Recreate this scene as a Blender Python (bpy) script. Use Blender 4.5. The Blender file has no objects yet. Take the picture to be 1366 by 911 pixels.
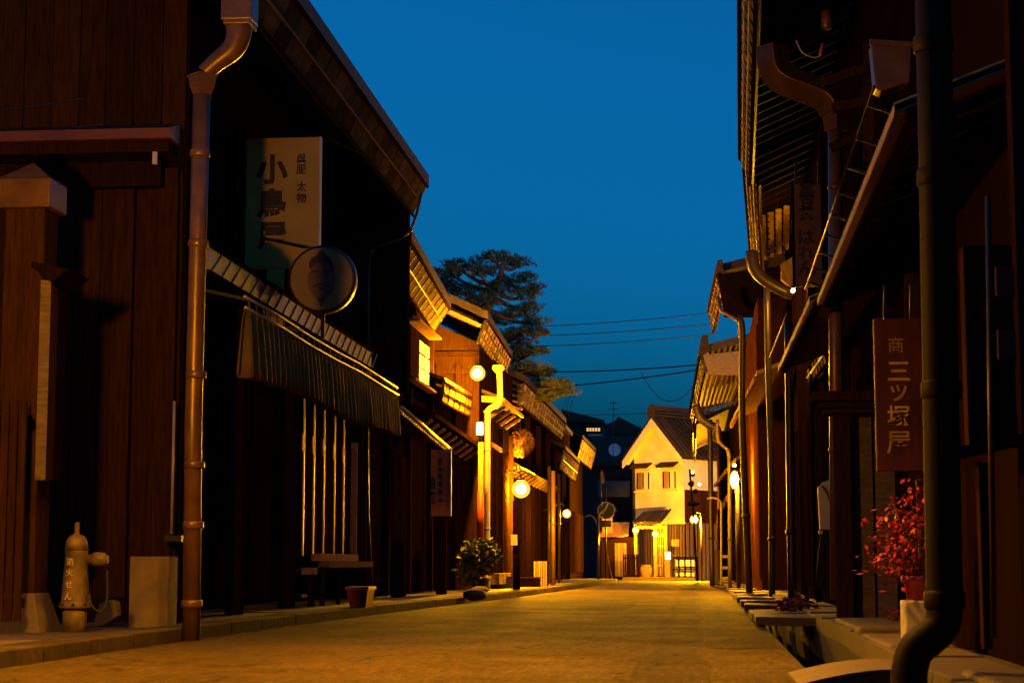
import bpy, math, random
from mathutils import Vector as V, Matrix as M
random.seed(7)
R = math.radians
scn = bpy.context.scene
COL = scn.collection

# ------------------------------------------------------------------ camera
FPX = 2460.0
TH = math.atan(294.5 / FPX)
PS = math.atan(242 / FPX * math.cos(TH))
CAMZ = 0.6
cd = bpy.data.cameras.new('camera'); cam = bpy.data.objects.new('camera', cd); COL.objects.link(cam)
cam.location = (0, 0, CAMZ); cam.rotation_euler = (math.pi / 2 + TH, 0, PS)
cd.sensor_width = 36; cd.lens = FPX / 1366 * 36; cd.clip_start = 0.05; cd.clip_end = 3000
cd.dof.use_dof = True; cd.dof.focus_distance = 28; cd.dof.aperture_fstop = 7.1
scn.camera = cam

# ------------------------------------------------------------------ sky (dusk, sun already under the horizon)
w = bpy.data.worlds.new('World'); scn.world = w; w.use_nodes = True
nt = w.node_tree; nt.nodes.clear()
out = nt.nodes.new('ShaderNodeOutputWorld'); bg = nt.nodes.new('ShaderNodeBackground')
sky = nt.nodes.new('ShaderNodeTexSky'); sky.sky_type = 'NISHITA'; sky.sun_disc = False
sky.sun_elevation = R(-3.0); sky.sun_rotation = R(120); sky.altitude = 600
sky.air_density = 0.3; sky.dust_density = 3.0; sky.ozone_density = 1.0
tint = nt.nodes.new('ShaderNodeMix'); tint.data_type = 'RGBA'; tint.blend_type = 'MULTIPLY'
tint.inputs['Factor'].default_value = 1.0
tint.inputs[7].default_value = (0.015, 0.57, 1.0, 1)      # tungsten white balance of the night exposure
bg.inputs['Strength'].default_value = 3.36
nt.links.new(sky.outputs[0], tint.inputs[6]); nt.links.new(tint.outputs[2], bg.inputs[0]); nt.links.new(bg.outputs[0], out.inputs[0])

scn.view_settings.view_transform = 'Standard'; scn.view_settings.look = 'None'
scn.view_settings.exposure = 0.0; scn.view_settings.gamma = 1.0; scn.view_settings.use_curve_mapping = False
scn.cycles.use_denoising = True
scn.cycles.max_bounces = 6; scn.cycles.diffuse_bounces = 3; scn.cycles.glossy_bounces = 3
scn.cycles.sample_clamp_indirect = 4.0; scn.cycles.use_light_tree = True

# ------------------------------------------------------------------ measuring: a pixel of the photograph at a known depth
def at(px, py, Y=None, X=None, Z=None):
    x = (px - 683) / FPX; u = (455.5 - py) / FPX
    fy = math.cos(TH) - u * math.sin(TH); z = math.sin(TH) + u * math.cos(TH)
    c, s = math.cos(PS), math.sin(PS)
    dx = x * c - fy * s; dy = x * s + fy * c
    t = Y / dy if Y is not None else X / dx if X is not None else (Z - CAMZ) / z
    return V((dx * t, dy * t, CAMZ + z * t))
def gz(y): return 0.0 if y < 45 else -0.2 * (y - 45) / 43      # the street falls a little towards its end

# ------------------------------------------------------------------ materials
MATS = {}
def nodes(name):
    m = bpy.data.materials.new(name); m.use_nodes = True
    n = m.node_tree.nodes; b = n['Principled BSDF']; MATS[name] = m
    return m, n, m.node_tree.links, b
def surf(name, col, rough=.6, metal=0., scale=8., amp=.35, bump=.15, stretch=(1, 1, 1), rnd=.3, bscale=None, spec=.5):
    m, n, l, b = nodes(name)
    g = n.new('ShaderNodeNewGeometry'); mp = n.new('ShaderNodeMapping'); mp.inputs['Scale'].default_value = stretch
    l.new(g.outputs['Position'], mp.inputs['Vector'])
    oi = n.new('ShaderNodeObjectInfo')
    ad = n.new('ShaderNodeVectorMath'); ad.operation = 'ADD'; cx = n.new('ShaderNodeCombineXYZ')
    mu = n.new('ShaderNodeMath'); mu.operation = 'MULTIPLY'; mu.inputs[1].default_value = 37.
    l.new(oi.outputs['Random'], mu.inputs[0]); l.new(mu.outputs[0], cx.inputs[0]); l.new(mu.outputs[0], cx.inputs[2])
    l.new(mp.outputs[0], ad.inputs[0]); l.new(cx.outputs[0], ad.inputs[1])
    nz = n.new('ShaderNodeTexNoise'); nz.inputs['Scale'].default_value = scale; nz.inputs['Detail'].default_value = 6
    nz.inputs['Roughness'].default_value = .65
    l.new(ad.outputs[0], nz.inputs['Vector'])
    mr = n.new('ShaderNodeMapRange'); mr.inputs[1].default_value = .25; mr.inputs[2].default_value = .75
    mr.inputs[3].default_value = 1 - amp; mr.inputs[4].default_value = 1 + amp
    l.new(nz.outputs[0], mr.inputs[0])
    m2 = n.new('ShaderNodeMapRange'); m2.inputs[3].default_value = 1 - rnd; m2.inputs[4].default_value = 1 + rnd
    l.new(oi.outputs['Random'], m2.inputs[0])
    mm = n.new('ShaderNodeMath'); mm.operation = 'MULTIPLY'; l.new(mr.outputs[0], mm.inputs[0]); l.new(m2.outputs[0], mm.inputs[1])
    vm = n.new('ShaderNodeVectorMath'); vm.operation = 'SCALE'; vm.inputs[0].default_value = col
    l.new(mm.outputs[0], vm.inputs['Scale']); l.new(vm.outputs[0], b.inputs['Base Color'])
    b.inputs['Roughness'].default_value = rough; b.inputs['Metallic'].default_value = metal
    b.inputs['Specular IOR Level'].default_value = spec
    rr = n.new('ShaderNodeMapRange'); rr.inputs[3].default_value = max(.05, rough - .12); rr.inputs[4].default_value = min(1, rough + .12)
    l.new(nz.outputs[0], rr.inputs[0]); l.new(rr.outputs[0], b.inputs['Roughness'])
    if bump:
        bp = n.new('ShaderNodeBump'); bp.inputs['Strength'].default_value = bump; bp.inputs['Distance'].default_value = .02
        src = nz
        if bscale:
            src = n.new('ShaderNodeTexNoise'); src.inputs['Scale'].default_value = bscale; src.inputs['Detail'].default_value = 3
            l.new(ad.outputs[0], src.inputs['Vector'])
        l.new(src.outputs[0], bp.inputs['Height']); l.new(bp.outputs[0], b.inputs['Normal'])
    return m
GR = (9, 9, .7)
surf('wood_black', (.010, .0045, .0025), .78, spec=0., scale=5, stretch=GR, amp=.5)
surf('wood_dark', (.021, .0085, .004), .78, spec=0., scale=5, stretch=GR, amp=.5)
surf('wood_stain', (.034, .0135, .0045), .78, spec=0., scale=4, stretch=GR, amp=.55, rnd=.25)
surf('wood_red', (.042, .013, .005), .78, spec=0., scale=4, stretch=GR, amp=.5)
surf('wood_tan', (.30, .17, .07), .78, spec=0., scale=4, stretch=(6, 6, 2), amp=.4)
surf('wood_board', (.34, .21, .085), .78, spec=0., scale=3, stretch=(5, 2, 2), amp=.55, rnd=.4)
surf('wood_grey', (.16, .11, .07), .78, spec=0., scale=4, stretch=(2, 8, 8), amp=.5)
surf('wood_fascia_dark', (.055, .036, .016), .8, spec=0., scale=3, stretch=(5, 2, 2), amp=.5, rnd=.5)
surf('sheet_rust', (.36, .22, .09), .6, .1, scale=9, amp=.4, rnd=.1, bump=.1)
surf('copper', (.13, .06, .018), .36, .25, scale=6, amp=.4, rnd=.1, bump=.05)
surf('copper_red', (.13, .028, .008), .55, .0, scale=5, amp=.4, rnd=.1, bump=.05)
surf('pipe_dark', (.05, .032, .016), .4, .25, scale=9, amp=.4, rnd=.1, bump=.05)
surf('pipe_pale', (.42, .34, .22), .45, .1, scale=6, amp=.25, rnd=.1, bump=.04)
surf('pipe_black', (.030, .019, .005), .6, .0, spec=.10, scale=12, amp=.3, rnd=.05, bump=.03)
surf('tile', (.040, .028, .018), .6, spec=.08, scale=6, amp=.4, rnd=.3)
surf('iron', (.02, .018, .016), .45, .5, scale=20, amp=.3)
surf('sheet_metal', (.40, .27, .12), .40, .8, scale=7, amp=.3, rnd=.25, bump=.12)
surf('wood_gable', (.030, .0125, .004), .8, spec=0., scale=4, stretch=GR, amp=.5)
surf('kerb', (.045, .030, .013), .85, spec=.1, scale=4, amp=.6, rnd=.35, bump=.6, bscale=16)
surf('pent_board', (.15, .085, .03), .42, spec=.6, scale=5, amp=.4, rnd=.15, bump=.1)
surf('stone', (.065, .043, .018), .75, scale=7, amp=.45, bump=.35, bscale=30)
surf('stone_pale', (.085, .056, .022), .75, scale=6, amp=.4, bump=.3, bscale=25)
surf('concrete', (.16, .105, .042), .8, scale=5, amp=.4, bump=.25, bscale=40)
surf('plaster', (.76, .67, .30), .8, scale=1.1, amp=.22, rnd=.03, bump=.1, bscale=14)
surf('plaster_grey', (.10, .08, .07), .8, scale=2, amp=.25, bump=.1)
surf('cloth', (.20, .115, .018), .85, scale=3, amp=.3, rnd=.15, bump=.1, bscale=60, spec=.2)
surf('cream', (.44, .28, .055), .6, scale=2, amp=.2, rnd=.03, bump=.03, spec=.2)
surf('cream_disc', (.30, .185, .055), .55, scale=2, amp=.2, rnd=.03, bump=.03, spec=.2)
surf('ink', (.022, .010, .008), .6, scale=10, amp=.2, bump=0)
surf('skin_paint', (.13, .05, .02), .6, scale=3, amp=.25, bump=0)
surf('sign_red', (.105, .018, .009), .55, scale=3, stretch=(3, 3, 1), amp=.5)
surf('sign_orange', (.55, .16, .03), .55, scale=3, stretch=(3, 3, 1), amp=.45)
surf('sign_brown', (.20, .075, .020), .6, scale=3, amp=.4)
surf('gold_paint', (.62, .38, .05), .5, .2, scale=14, amp=.4, bump=0)
surf('letter_pale', (.55, .42, .25), .5, scale=14, amp=.3, bump=0)
surf('hydrant_paint', (.13, .08, .027), .6, scale=7, amp=.8, bump=.1)
surf('red_plastic', (.34, .035, .015), .45, scale=5, amp=.25)
surf('white_panel', (.52, .46, .36), .6, scale=4, amp=.2)
surf('banner_red', (.55, .06, .02), .6, scale=4, amp=.25)
surf('pine_needles', (.040, .056, .014), .7, scale=1.2, amp=.5, bump=0, rnd=.4)
surf('shrub_leaf', (.05, .062, .016), .5, scale=4, amp=.5, bump=0)
surf('maple_leaf', (.36, .020, .016), .45, scale=9, amp=.6, bump=0)
surf('cedar', (.20, .085, .025), .8, scale=20, amp=.5, bump=.4)
surf('bark', (.11, .055, .03), .85, scale=5, amp=.4, bump=.4)
surf('hill', (.010, .013, .016), 1, scale=.05, amp=.3, bump=0)
surf('far_wall', (.013, .006, .003), .8, scale=1, amp=.3)
surf('dish', (.85, .90, .92), .4, scale=2, amp=.1)
surf('wire', (.012, .012, .012), .5, scale=5, amp=.1, bump=0)
surf('soil', (.03, .022, .014), .95, scale=3, amp=.4)
surf('glass_dark', (.010, .009, .008), .08, scale=2, amp=.2, bump=0)
def emit(name, col, s):
    m, n, l, b = nodes(name)
    b.inputs['Base Color'].default_value = (.5, .4, .25, 1); b.inputs['Emission Color'].default_value = (*col, 1)
    b.inputs['Emission Strength'].default_value = s
    return m
SOD = (1.0, .40, .004)
def frosted():
    m, n, l, b = nodes('frosted_glass')                  # thin milky glass: mostly clear, with a glow ring round the bulb put in as emission
    tr = n.new('ShaderNodeBsdfTransparent'); em = n.new('ShaderNodeEmission'); mx = n.new('ShaderNodeMixShader')
    em.inputs['Color'].default_value = (1, .50, .045, 1); em.inputs['Strength'].default_value = 2.4; mx.inputs[0].default_value = .42
    l.new(tr.outputs[0], mx.inputs[1]); l.new(em.outputs[0], mx.inputs[2]); l.new(mx.outputs[0], n['Material Output'].inputs[0])
frosted()
emit('lamp_globe', SOD, 12903); emit('lamp_wall', SOD, 16129); emit('lamp_small', SOD, 7258); emit('lamp_near', SOD, 5900); emit('lamp_side', SOD, 5040)
emit('lamp_gate', SOD, 3629); emit('lamp_narrow', SOD, 6000); emit('lamp_box', (1, .52, .10), 30); emit('lamp_tiny', (1, .45, .02), 17000)
emit('paper_painted_glow', (1, .42, .07), 1.15); emit('window_far', (1, .50, .10), 1.0); emit('lamp_kura', SOD, 74000)

def asphalt(name='asphalt', col=(.064, .039, .0065)):
    m, n, l, b = nodes(name)
    g = n.new('ShaderNodeNewGeometry')
    def noise(sc, det=5, rough=.6, stretch=None):
        z = n.new('ShaderNodeTexNoise'); z.inputs['Scale'].default_value = sc; z.inputs['Detail'].default_value = det; z.inputs['Roughness'].default_value = rough
        if stretch:
            mp = n.new('ShaderNodeMapping'); mp.inputs['Scale'].default_value = stretch; l.new(g.outputs['Position'], mp.inputs[0]); l.new(mp.outputs[0], z.inputs['Vector'])
        else: l.new(g.outputs['Position'], z.inputs['Vector'])
        return z.outputs[0]
    def mapr(v, a, b_, c, d):
        r = n.new('ShaderNodeMapRange'); r.inputs[1].default_value = a; r.inputs[2].default_value = b_; r.inputs[3].default_value = c; r.inputs[4].default_value = d
        l.new(v, r.inputs[0]); return r.outputs[0]
    def mul(a, b_):
        x = n.new('ShaderNodeMath'); x.operation = 'MULTIPLY'; l.new(a, x.inputs[0]); l.new(b_, x.inputs[1]); return x.outputs[0]
    big = mapr(noise(.7, 6, .65, (1, .35, 1)), .3, .7, .50, 1.35)
    fine = mapr(noise(75, 2), .3, .7, .55, 1.5)
    mid = mapr(noise(16, 5, .75, (1, .3, 1)), .3, .7, .5, 1.5)
    streak = mapr(noise(9, 6, .8, (3.2, .22, 1)), .35, .65, .74, 1.24)
    spk = mapr(noise(22, 3, .6, (3.0, .24, 1)), .58, .70, .95, 1.8)
    vo = n.new('ShaderNodeTexVoronoi'); vo.feature = 'DISTANCE_TO_EDGE'; vo.inputs['Scale'].default_value = .42
    dm = n.new('ShaderNodeMapping'); dm.inputs['Scale'].default_value = (1, .5, 1)
    dis = n.new('ShaderNodeVectorMath'); dis.operation = 'ADD'
    nn = n.new('ShaderNodeTexNoise'); nn.inputs['Scale'].default_value = 1.6; nn.inputs['Detail'].default_value = 5
    l.new(g.outputs['Position'], nn.inputs['Vector']); l.new(g.outputs['Position'], dis.inputs[0]); l.new(nn.outputs['Color'], dis.inputs[1])
    l.new(dis.outputs[0], dm.inputs[0]); l.new(dm.outputs[0], vo.inputs['Vector'])
    crack = mapr(vo.outputs['Distance'], .003, .012, .4, 1)
    f = mul(mul(mul(mul(big, fine), mid), crack), mul(streak, spk))
    vm = n.new('ShaderNodeVectorMath'); vm.operation = 'SCALE'; vm.inputs[0].default_value = col; l.new(f, vm.inputs['Scale'])
    l.new(vm.outputs[0], b.inputs['Base Color'])
    l.new(mapr(noise(1.1, 4), .3, .7, .66, .9), b.inputs['Roughness']); b.inputs['Specular IOR Level'].default_value = .06
    bp = n.new('ShaderNodeBump'); bp.inputs['Strength'].default_value = .9; bp.inputs['Distance'].default_value = .012
    l.new(noise(34, 4, .8), bp.inputs['Height'])
    b2 = n.new('ShaderNodeBump'); b2.inputs['Strength'].default_value = .5; b2.inputs['Distance'].default_value = .03
    l.new(noise(1.4, 3), b2.inputs['Height']); l.new(b2.outputs[0], bp.inputs['Normal']); l.new(bp.outputs[0], b.inputs['Normal'])
asphalt(); asphalt('asphalt_dark', (.044, .027, .0055))

# ------------------------------------------------------------------ mesh helpers
ORG = {}
def empty(name, loc, label=None, cat=None, group=None):
    o = bpy.data.objects.new(name, None); COL.objects.link(o); o.location = loc; o.empty_display_size = .2
    ORG[o] = V(loc); tag(o, label, cat, group); return o
def tag(o, label=None, cat=None, group=None, kind=None):
    if label: o['label'] = label
    if cat: o['category'] = cat
    if group: o['group'] = group
    if kind: o['kind'] = kind
    return o
class MB:
    def __init__(s): s.v = []; s.f = []; s.sm = []
    def add(s, vs, fs, smooth=False):
        o = len(s.v); s.v += [V(a) for a in vs]; s.f += [tuple(i + o for i in f) for f in fs]; s.sm += [smooth] * len(fs); return s
    def box(s, lo, hi, mat=None):
        x0, y0, z0 = lo; x1, y1, z1 = hi
        vs = [V(p) for p in ((x0, y0, z0), (x1, y0, z0), (x1, y1, z0), (x0, y1, z0), (x0, y0, z1), (x1, y0, z1), (x1, y1, z1), (x0, y1, z1))]
        if mat: vs = [mat @ p for p in vs]
        return s.add(vs, [(0, 3, 2, 1), (4, 5, 6, 7), (0, 1, 5, 4), (1, 2, 6, 5), (2, 3, 7, 6), (3, 0, 4, 7)])
    def bar(s, p, q, wd, ht, up=(0, 0, 1)):
        p, q = V(p), V(q); d = (q - p).normalized(); side = d.cross(V(up))
        if side.length < 1e-4: side = d.cross(V((0, 1, 0)))
        side.normalize(); u = side.cross(d)
        a, b = side * wd / 2, u * ht / 2
        return s.add([p - a - b, p + a - b, p + a + b, p - a + b, q - a - b, q + a - b, q + a + b, q - a + b],
                     [(0, 1, 2, 3), (7, 6, 5, 4), (0, 4, 5, 1), (1, 5, 6, 2), (2, 6, 7, 3), (3, 7, 4, 0)])
    def prism(s, poly, ext):
        n = len(poly); e = V(ext); vs = [V(p) for p in poly] + [V(p) + e for p in poly]
        return s.add(vs, [tuple(range(n))[::-1], tuple(range(n, 2 * n))] + [(i, (i + 1) % n, n + (i + 1) % n, n + i) for i in range(n)])
    def tube(s, pts, r, n=10, caps=True):
        pts = [V(p) for p in pts]; k = len(pts); rs = r if isinstance(r, (list, tuple)) else [r] * k
        vs = []; pn = None
        for i, p in enumerate(pts):
            t = (pts[min(i + 1, k - 1)] - pts[max(i - 1, 0)]).normalized()
            if pn is None:
                pn = t.cross(V((0, 1, 0.13)))
                if pn.length < .05: pn = t.cross(V((1, 0, 0)))
            pn = (pn - t * pn.dot(t)).normalized(); b = t.cross(pn)
            for j in range(n):
                a = 2 * math.pi * j / n; vs.append(p + (pn * math.cos(a) + b * math.sin(a)) * rs[i])
        fs = [(i * n + j, i * n + (j + 1) % n, (i + 1) * n + (j + 1) % n, (i + 1) * n + j) for i in range(k - 1) for j in range(n)]
        s.add(vs, fs, True)
        if caps:
            o = len(s.v) - len(vs); s.f += [tuple(o + j for j in range(n))[::-1], tuple(o + (k - 1) * n + j for j in range(n))]; s.sm += [False, False]
        return s
    def lathe(s, prof, c, n=20, axis='Z', smooth=True):
        c = V(c); vs = []
        for r, h in prof:
            for j in range(n):
                a = 2 * math.pi * j / n; x, y = r * math.cos(a), r * math.sin(a)
                vs.append(c + (V((x, y, h)) if axis == 'Z' else V((x, h, y)) if axis == 'Y' else V((h, x, y))))
        k = len(prof)
        fs = [(i * n + j, i * n + (j + 1) % n, (i + 1) * n + (j + 1) % n, (i + 1) * n + j) for i in range(k - 1) for j in range(n)]
        s.add(vs, fs, smooth); o = len(s.v) - len(vs)
        s.f += [tuple(o + j for j in range(n))[::-1], tuple(o + (k - 1) * n + j for j in range(n))]; s.sm += [False, False]
        return s
    def ball(s, c, r, n=14, m=9, sq=(1, 1, 1), jit=0):
        c = V(c); vs = []
        for i in range(m + 1):
            t = math.pi * i / m
            for j in range(n):
                a = 2 * math.pi * j / n; k = 1 + random.uniform(-jit, jit)
                vs.append(c + V((math.sin(t) * math.cos(a) * sq[0], math.sin(t) * math.sin(a) * sq[1], math.cos(t) * sq[2])) * r * k)
        fs = [(i * n + j, (i + 1) * n + j, (i + 1) * n + (j + 1) % n, i * n + (j + 1) % n) for i in range(m) for j in range(n)]
        return s.add(vs, fs, True)
    def build(s, name, mat, parent=None, bevel=0):
        o0 = ORG.get(parent, V((0, 0, 0))) if parent else V((0, 0, 0))
        me = bpy.data.meshes.new(name); me.from_pydata([tuple(p - o0) for p in s.v], [], s.f); me.update()
        me.polygons.foreach_set('use_smooth', s.sm)
        me.materials.append(MATS[mat]); o = bpy.data.objects.new(name, me); COL.objects.link(o)
        if parent: o.parent = parent
        ORG[o] = o0
        if bevel:
            b = o.modifiers.new('bevel', 'BEVEL'); b.width = bevel; b.segments = 2; b.limit_method = 'ANGLE'
        return o
UNIT = {}
def piece(name, mat, c, size, parent, axes=None):
    """one plank, slat, board, batten ...: a box that shares its mesh with the alike ones"""
    if mat not in UNIT:
        me = bpy.data.meshes.new('plank_' + mat)
        h = .5; k = .46
        vs = [(x * (h if a else k) , y * (h if a else k), z) for z, a in ((-h, 0), (-k, 1), (k, 1), (h, 0)) for x, y in ((-1, -1), (1, -1), (1, 1), (-1, 1))]
        fs = [(3, 2, 1, 0), (12, 13, 14, 15)] + [(i * 4 + j, i * 4 + (j + 1) % 4, i * 4 + 4 + (j + 1) % 4, i * 4 + 4 + j) for i in range(3) for j in range(4)]
        vs = [(x, y, z) for x, y, z in vs]
        me.from_pydata(vs, [], fs); me.materials.append(MATS[mat]); UNIT[mat] = me
    o = bpy.data.objects.new(name, UNIT[mat]); COL.objects.link(o); o.parent = parent
    mx = M.Translation(V(c) - ORG[parent])
    if axes:
        a, b, d = axes; r = M.Identity(4)
        for i in range(3): r[i][0] = a[i]; r[i][1] = b[i]; r[i][2] = d[i]
        mx = mx @ r
    o.matrix_basis = mx @ M.Diagonal((*size, 1))
    return o
def barpiece(name, mat, p, q, wd, ht, parent, up=(0, 0, 1)):
    p, q = V(p), V(q); d = q - p; L = d.length; d.normalize(); s = d.cross(V(up))
    if s.length < 1e-4: s = d.cross(V((0, 1, 0)))
    s.normalize(); u = s.cross(d)
    return piece(name, mat, (p + q) / 2, (wd, ht, L), parent, (s, u, d))
def text(name, body, size, mat, pos, right, up, parent, bold=0., depth=.004, sx=1.):
    """flat lettering standing just proud of a board; pos is the centre of the glyph"""
    c = bpy.data.curves.new('glyph', 'FONT'); c.body = body; c.size = size; c.extrude = depth; c.offset = bold
    c.align_x = 'CENTER'; c.resolution_u = 3
    o = bpy.data.objects.new('glyph', c); COL.objects.link(o); bpy.context.view_layer.update()
    me = bpy.data.meshes.new_from_object(o.evaluated_get(bpy.context.evaluated_depsgraph_get()))
    bpy.data.objects.remove(o); bpy.data.curves.remove(c)
    if not len(me.vertices): return None
    xs = [p.co.x for p in me.vertices]; ys = [p.co.y for p in me.vertices]
    cx, cy = (min(xs) + max(xs)) / 2, (min(ys) + max(ys)) / 2
    rt, up = V(right).normalized(), V(up).normalized(); nm = rt.cross(up); o0 = ORG[parent]
    for p in me.vertices:
        q = p.co.copy(); p.co = V(pos) - o0 + rt * (q.x - cx) * sx + up * (q.y - cy) + nm * q.z
    me.materials.clear(); me.materials.append(MATS[mat]); me.name = name
    ob = bpy.data.objects.new(name, me); COL.objects.link(ob); ob.parent = parent; ORG[ob] = o0
    return ob
def smooth_path(pts, k=5):
    pts = [V(p) for p in pts]; o = []
    for i in range(len(pts) - 1):
        p0, p1, p2, p3 = pts[max(i - 1, 0)], pts[i], pts[i + 1], pts[min(i + 2, len(pts) - 1)]
        for j in range(k):
            t = j / k; o.append(.5 * (2 * p1 + (p2 - p0) * t + (2 * p0 - 5 * p1 + 4 * p2 - p3) * t * t + (3 * p1 - p0 - 3 * p2 + p3) * t ** 3))
    return o + [pts[-1]]
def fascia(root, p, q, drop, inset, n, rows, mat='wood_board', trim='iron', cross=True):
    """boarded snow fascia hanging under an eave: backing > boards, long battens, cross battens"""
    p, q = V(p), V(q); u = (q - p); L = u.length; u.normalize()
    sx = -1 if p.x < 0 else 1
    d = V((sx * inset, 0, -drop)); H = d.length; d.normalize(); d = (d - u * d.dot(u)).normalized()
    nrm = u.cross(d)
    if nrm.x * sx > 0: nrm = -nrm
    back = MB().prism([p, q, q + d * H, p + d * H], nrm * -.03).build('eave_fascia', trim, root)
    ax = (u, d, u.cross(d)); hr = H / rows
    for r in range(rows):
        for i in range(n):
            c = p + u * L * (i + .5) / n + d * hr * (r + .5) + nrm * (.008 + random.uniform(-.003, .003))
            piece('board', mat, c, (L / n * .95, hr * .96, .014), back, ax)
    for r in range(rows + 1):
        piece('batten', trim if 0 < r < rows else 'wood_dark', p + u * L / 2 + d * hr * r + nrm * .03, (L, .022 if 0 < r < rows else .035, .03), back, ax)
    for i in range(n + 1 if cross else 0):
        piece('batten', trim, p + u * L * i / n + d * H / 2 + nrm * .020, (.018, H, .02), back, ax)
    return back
def roof(root, p, q, back, rise, th=.12, name='roof', mat='tile'):
    """sloping roof slab from the eave line p-q back over the house"""
    p, q = V(p), V(q); sx = -1 if p.x < 0 else 1; b = V((sx * back, 0, rise))
    return MB().prism([p, q, q + b, p + b], (0, 0, th)).build(name, mat, root)
BULB = .62
def globe(name, label, c, r, mat, group=None, hood=True, arm=None, cat='lamp', arm_mat='iron'):
    t = empty(name, V(c) - V((0, 0, r)), label, cat, group)
    MB().ball(c, r * BULB, 16, 10).build('bulb', mat, t)
    MB().ball(c, r * 1.12, 24, 14).build('globe', 'frosted_glass', t)
    if hood: MB().lathe([(.25 * r, r * 1.25), (.5 * r, r * 1.2), (.55 * r, r * .99), (.3 * r, r * 1.0)], c, 14).build('cap', 'iron', t)
    if arm: MB().tube(smooth_path([V(c) + V((0, 0, r * 1.2))] + [V(a) for a in arm]), .018, 8).build('bracket', arm_mat, t)
    return t

# ================================================================== THE GROUND
def ribbon(name, rows, z, mat, kind='structure', dz=.3):
    m = MB(); vs = []
    for y, x0, x1 in rows:
        vs += [(x0, y, z + gz(y)), (x1, y, z + gz(y)), (x0, y, z + gz(y) - dz), (x1, y, z + gz(y) - dz)]
    fs = []
    for i in range(len(rows) - 1):
        a, b = i * 4, i * 4 + 4
        fs += [(a, a + 1, b + 1, b), (a + 3, a + 2, b + 2, b + 3), (a, b, b + 2, a + 2), (a + 1, a + 3, b + 3, b + 1)]
    fs += [(0, 2, 3, 1), (len(vs) - 4, len(vs) - 3, len(vs) - 1, len(vs) - 2)]
    m.add(vs, fs); return tag(m.build(name, mat), kind=kind)
g = MB().add([(-1500, -60, -.62), (1500, -60, -.62), (1500, 2500, -.62), (-1500, 2500, -.62)], [(0, 1, 2, 3)]).build('ground', 'soil'); tag(g, kind='structure')
KERB = [(-20, -4.0), (8, -4.0), (14, -3.97), (18, -3.85), (24, -3.58), (32, -3.12), (42, -2.75), (50, -2.6), (64, -2.7), (80, -3.2), (84, -9)]
def kerbx(y):
    for (a, b), (c, d) in zip(KERB, KERB[1:]):
        if a <= y <= c: return b + (d - b) * (y - a) / (c - a)
    return KERB[-1][1]
def rightx(y): return .62 + .006 * max(0, y - 10) if y < 60 else .92
ys = sorted(set([k[0] for k in KERB] + [12, 28, 37, 46, 56, 70, 76]))
ribbon('road', [(y, kerbx(y) + .05, rightx(y)) for y in ys if y <= 80] + [(86, -9, 9), (100, -9, 9)], 0, 'asphalt')
# darker trench repair and older patches laid on the road
def patch(name, rows, mat):
    m = MB(); vs = [V((x, y, .004 + gz(y))) for y, a, b in rows for x in (a, b)]
    m.add(vs, [(2 * i, 2 * i + 1, 2 * i + 3, 2 * i + 2) for i in range(len(rows) - 1)]); return tag(m.build(name, mat), kind='structure')
patch('trench_repair', [(5 + 1.5 * i, -.30 + .05 * math.sin(i * 1.3), .06 + .05 * math.sin(i * 1.9 + 1)) for i in range(27)], 'asphalt_dark')
patch('asphalt_patch', [(23.5, -3.0, -.9), (25, -3.1, -.8), (27.5, -2.95, -.85), (28.6, -2.9, -1.0)], 'asphalt_dark')
patch('asphalt_patch', [(41.5, -2.4, .5), (42.2, -2.45, .55), (42.9, -2.4, .5)], 'asphalt_dark')
patch('asphalt_patch', [(13.2, .10, .58), (14, .08, .6), (16.5, .12, .6), (17, .1, .58)], 'asphalt_dark')
# stone pavement on the left, slab by slab
pv = ribbon('pavement', [(y, -9.5, kerbx(y) - .02) for y in ys if y <= 76], .055, 'soil')
y = 9.0
while y < 72:
    ln = random.uniform(.75, 1.25) * (1 + y / 80); xk = (kerbx(y) + kerbx(y + ln)) / 2
    dx = kerbx(y + ln) - kerbx(y); a = math.atan2(-dx, ln)
    ax = (V((math.cos(a), math.sin(a), 0)), V((-math.sin(a), math.cos(a), 0)), V((0, 0, 1)))
    wk = .30
    piece('kerb_stone', 'kerb', (xk - wk / 2, y + ln / 2, gz(y) + .012 + random.uniform(-.006, .006)), (wk, ln * .98, .17), pv, ax)
    xx = xk - wk - .02
    while xx > -4.9:
        wd = random.uniform(.55, .85)
        piece('paving_slab', 'stone', (xx - wd / 2, y + ln / 2, gz(y) + .052 + random.uniform(-.006, .008)), (wd * .97, ln * .97, .07), pv, ax)
        xx -= wd
    y += ln
# right-hand side: ledge behind the open gutter
ld = ribbon('ledge', [(y, rightx(y) + .46, 9) for y in (-20, 3, 10, 20, 40, 60, 84)], .04, 'soil', dz=.6)
y = 4.0
while y < 60:
    ln = random.uniform(.8, 1.6)
    piece('edge_stone', 'stone', (rightx(y) + .46 + .22, y + ln / 2, gz(y) + .045 + random.uniform(-.01, .012)), (.44, ln * .98, .14), ld)
    y += ln
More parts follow.
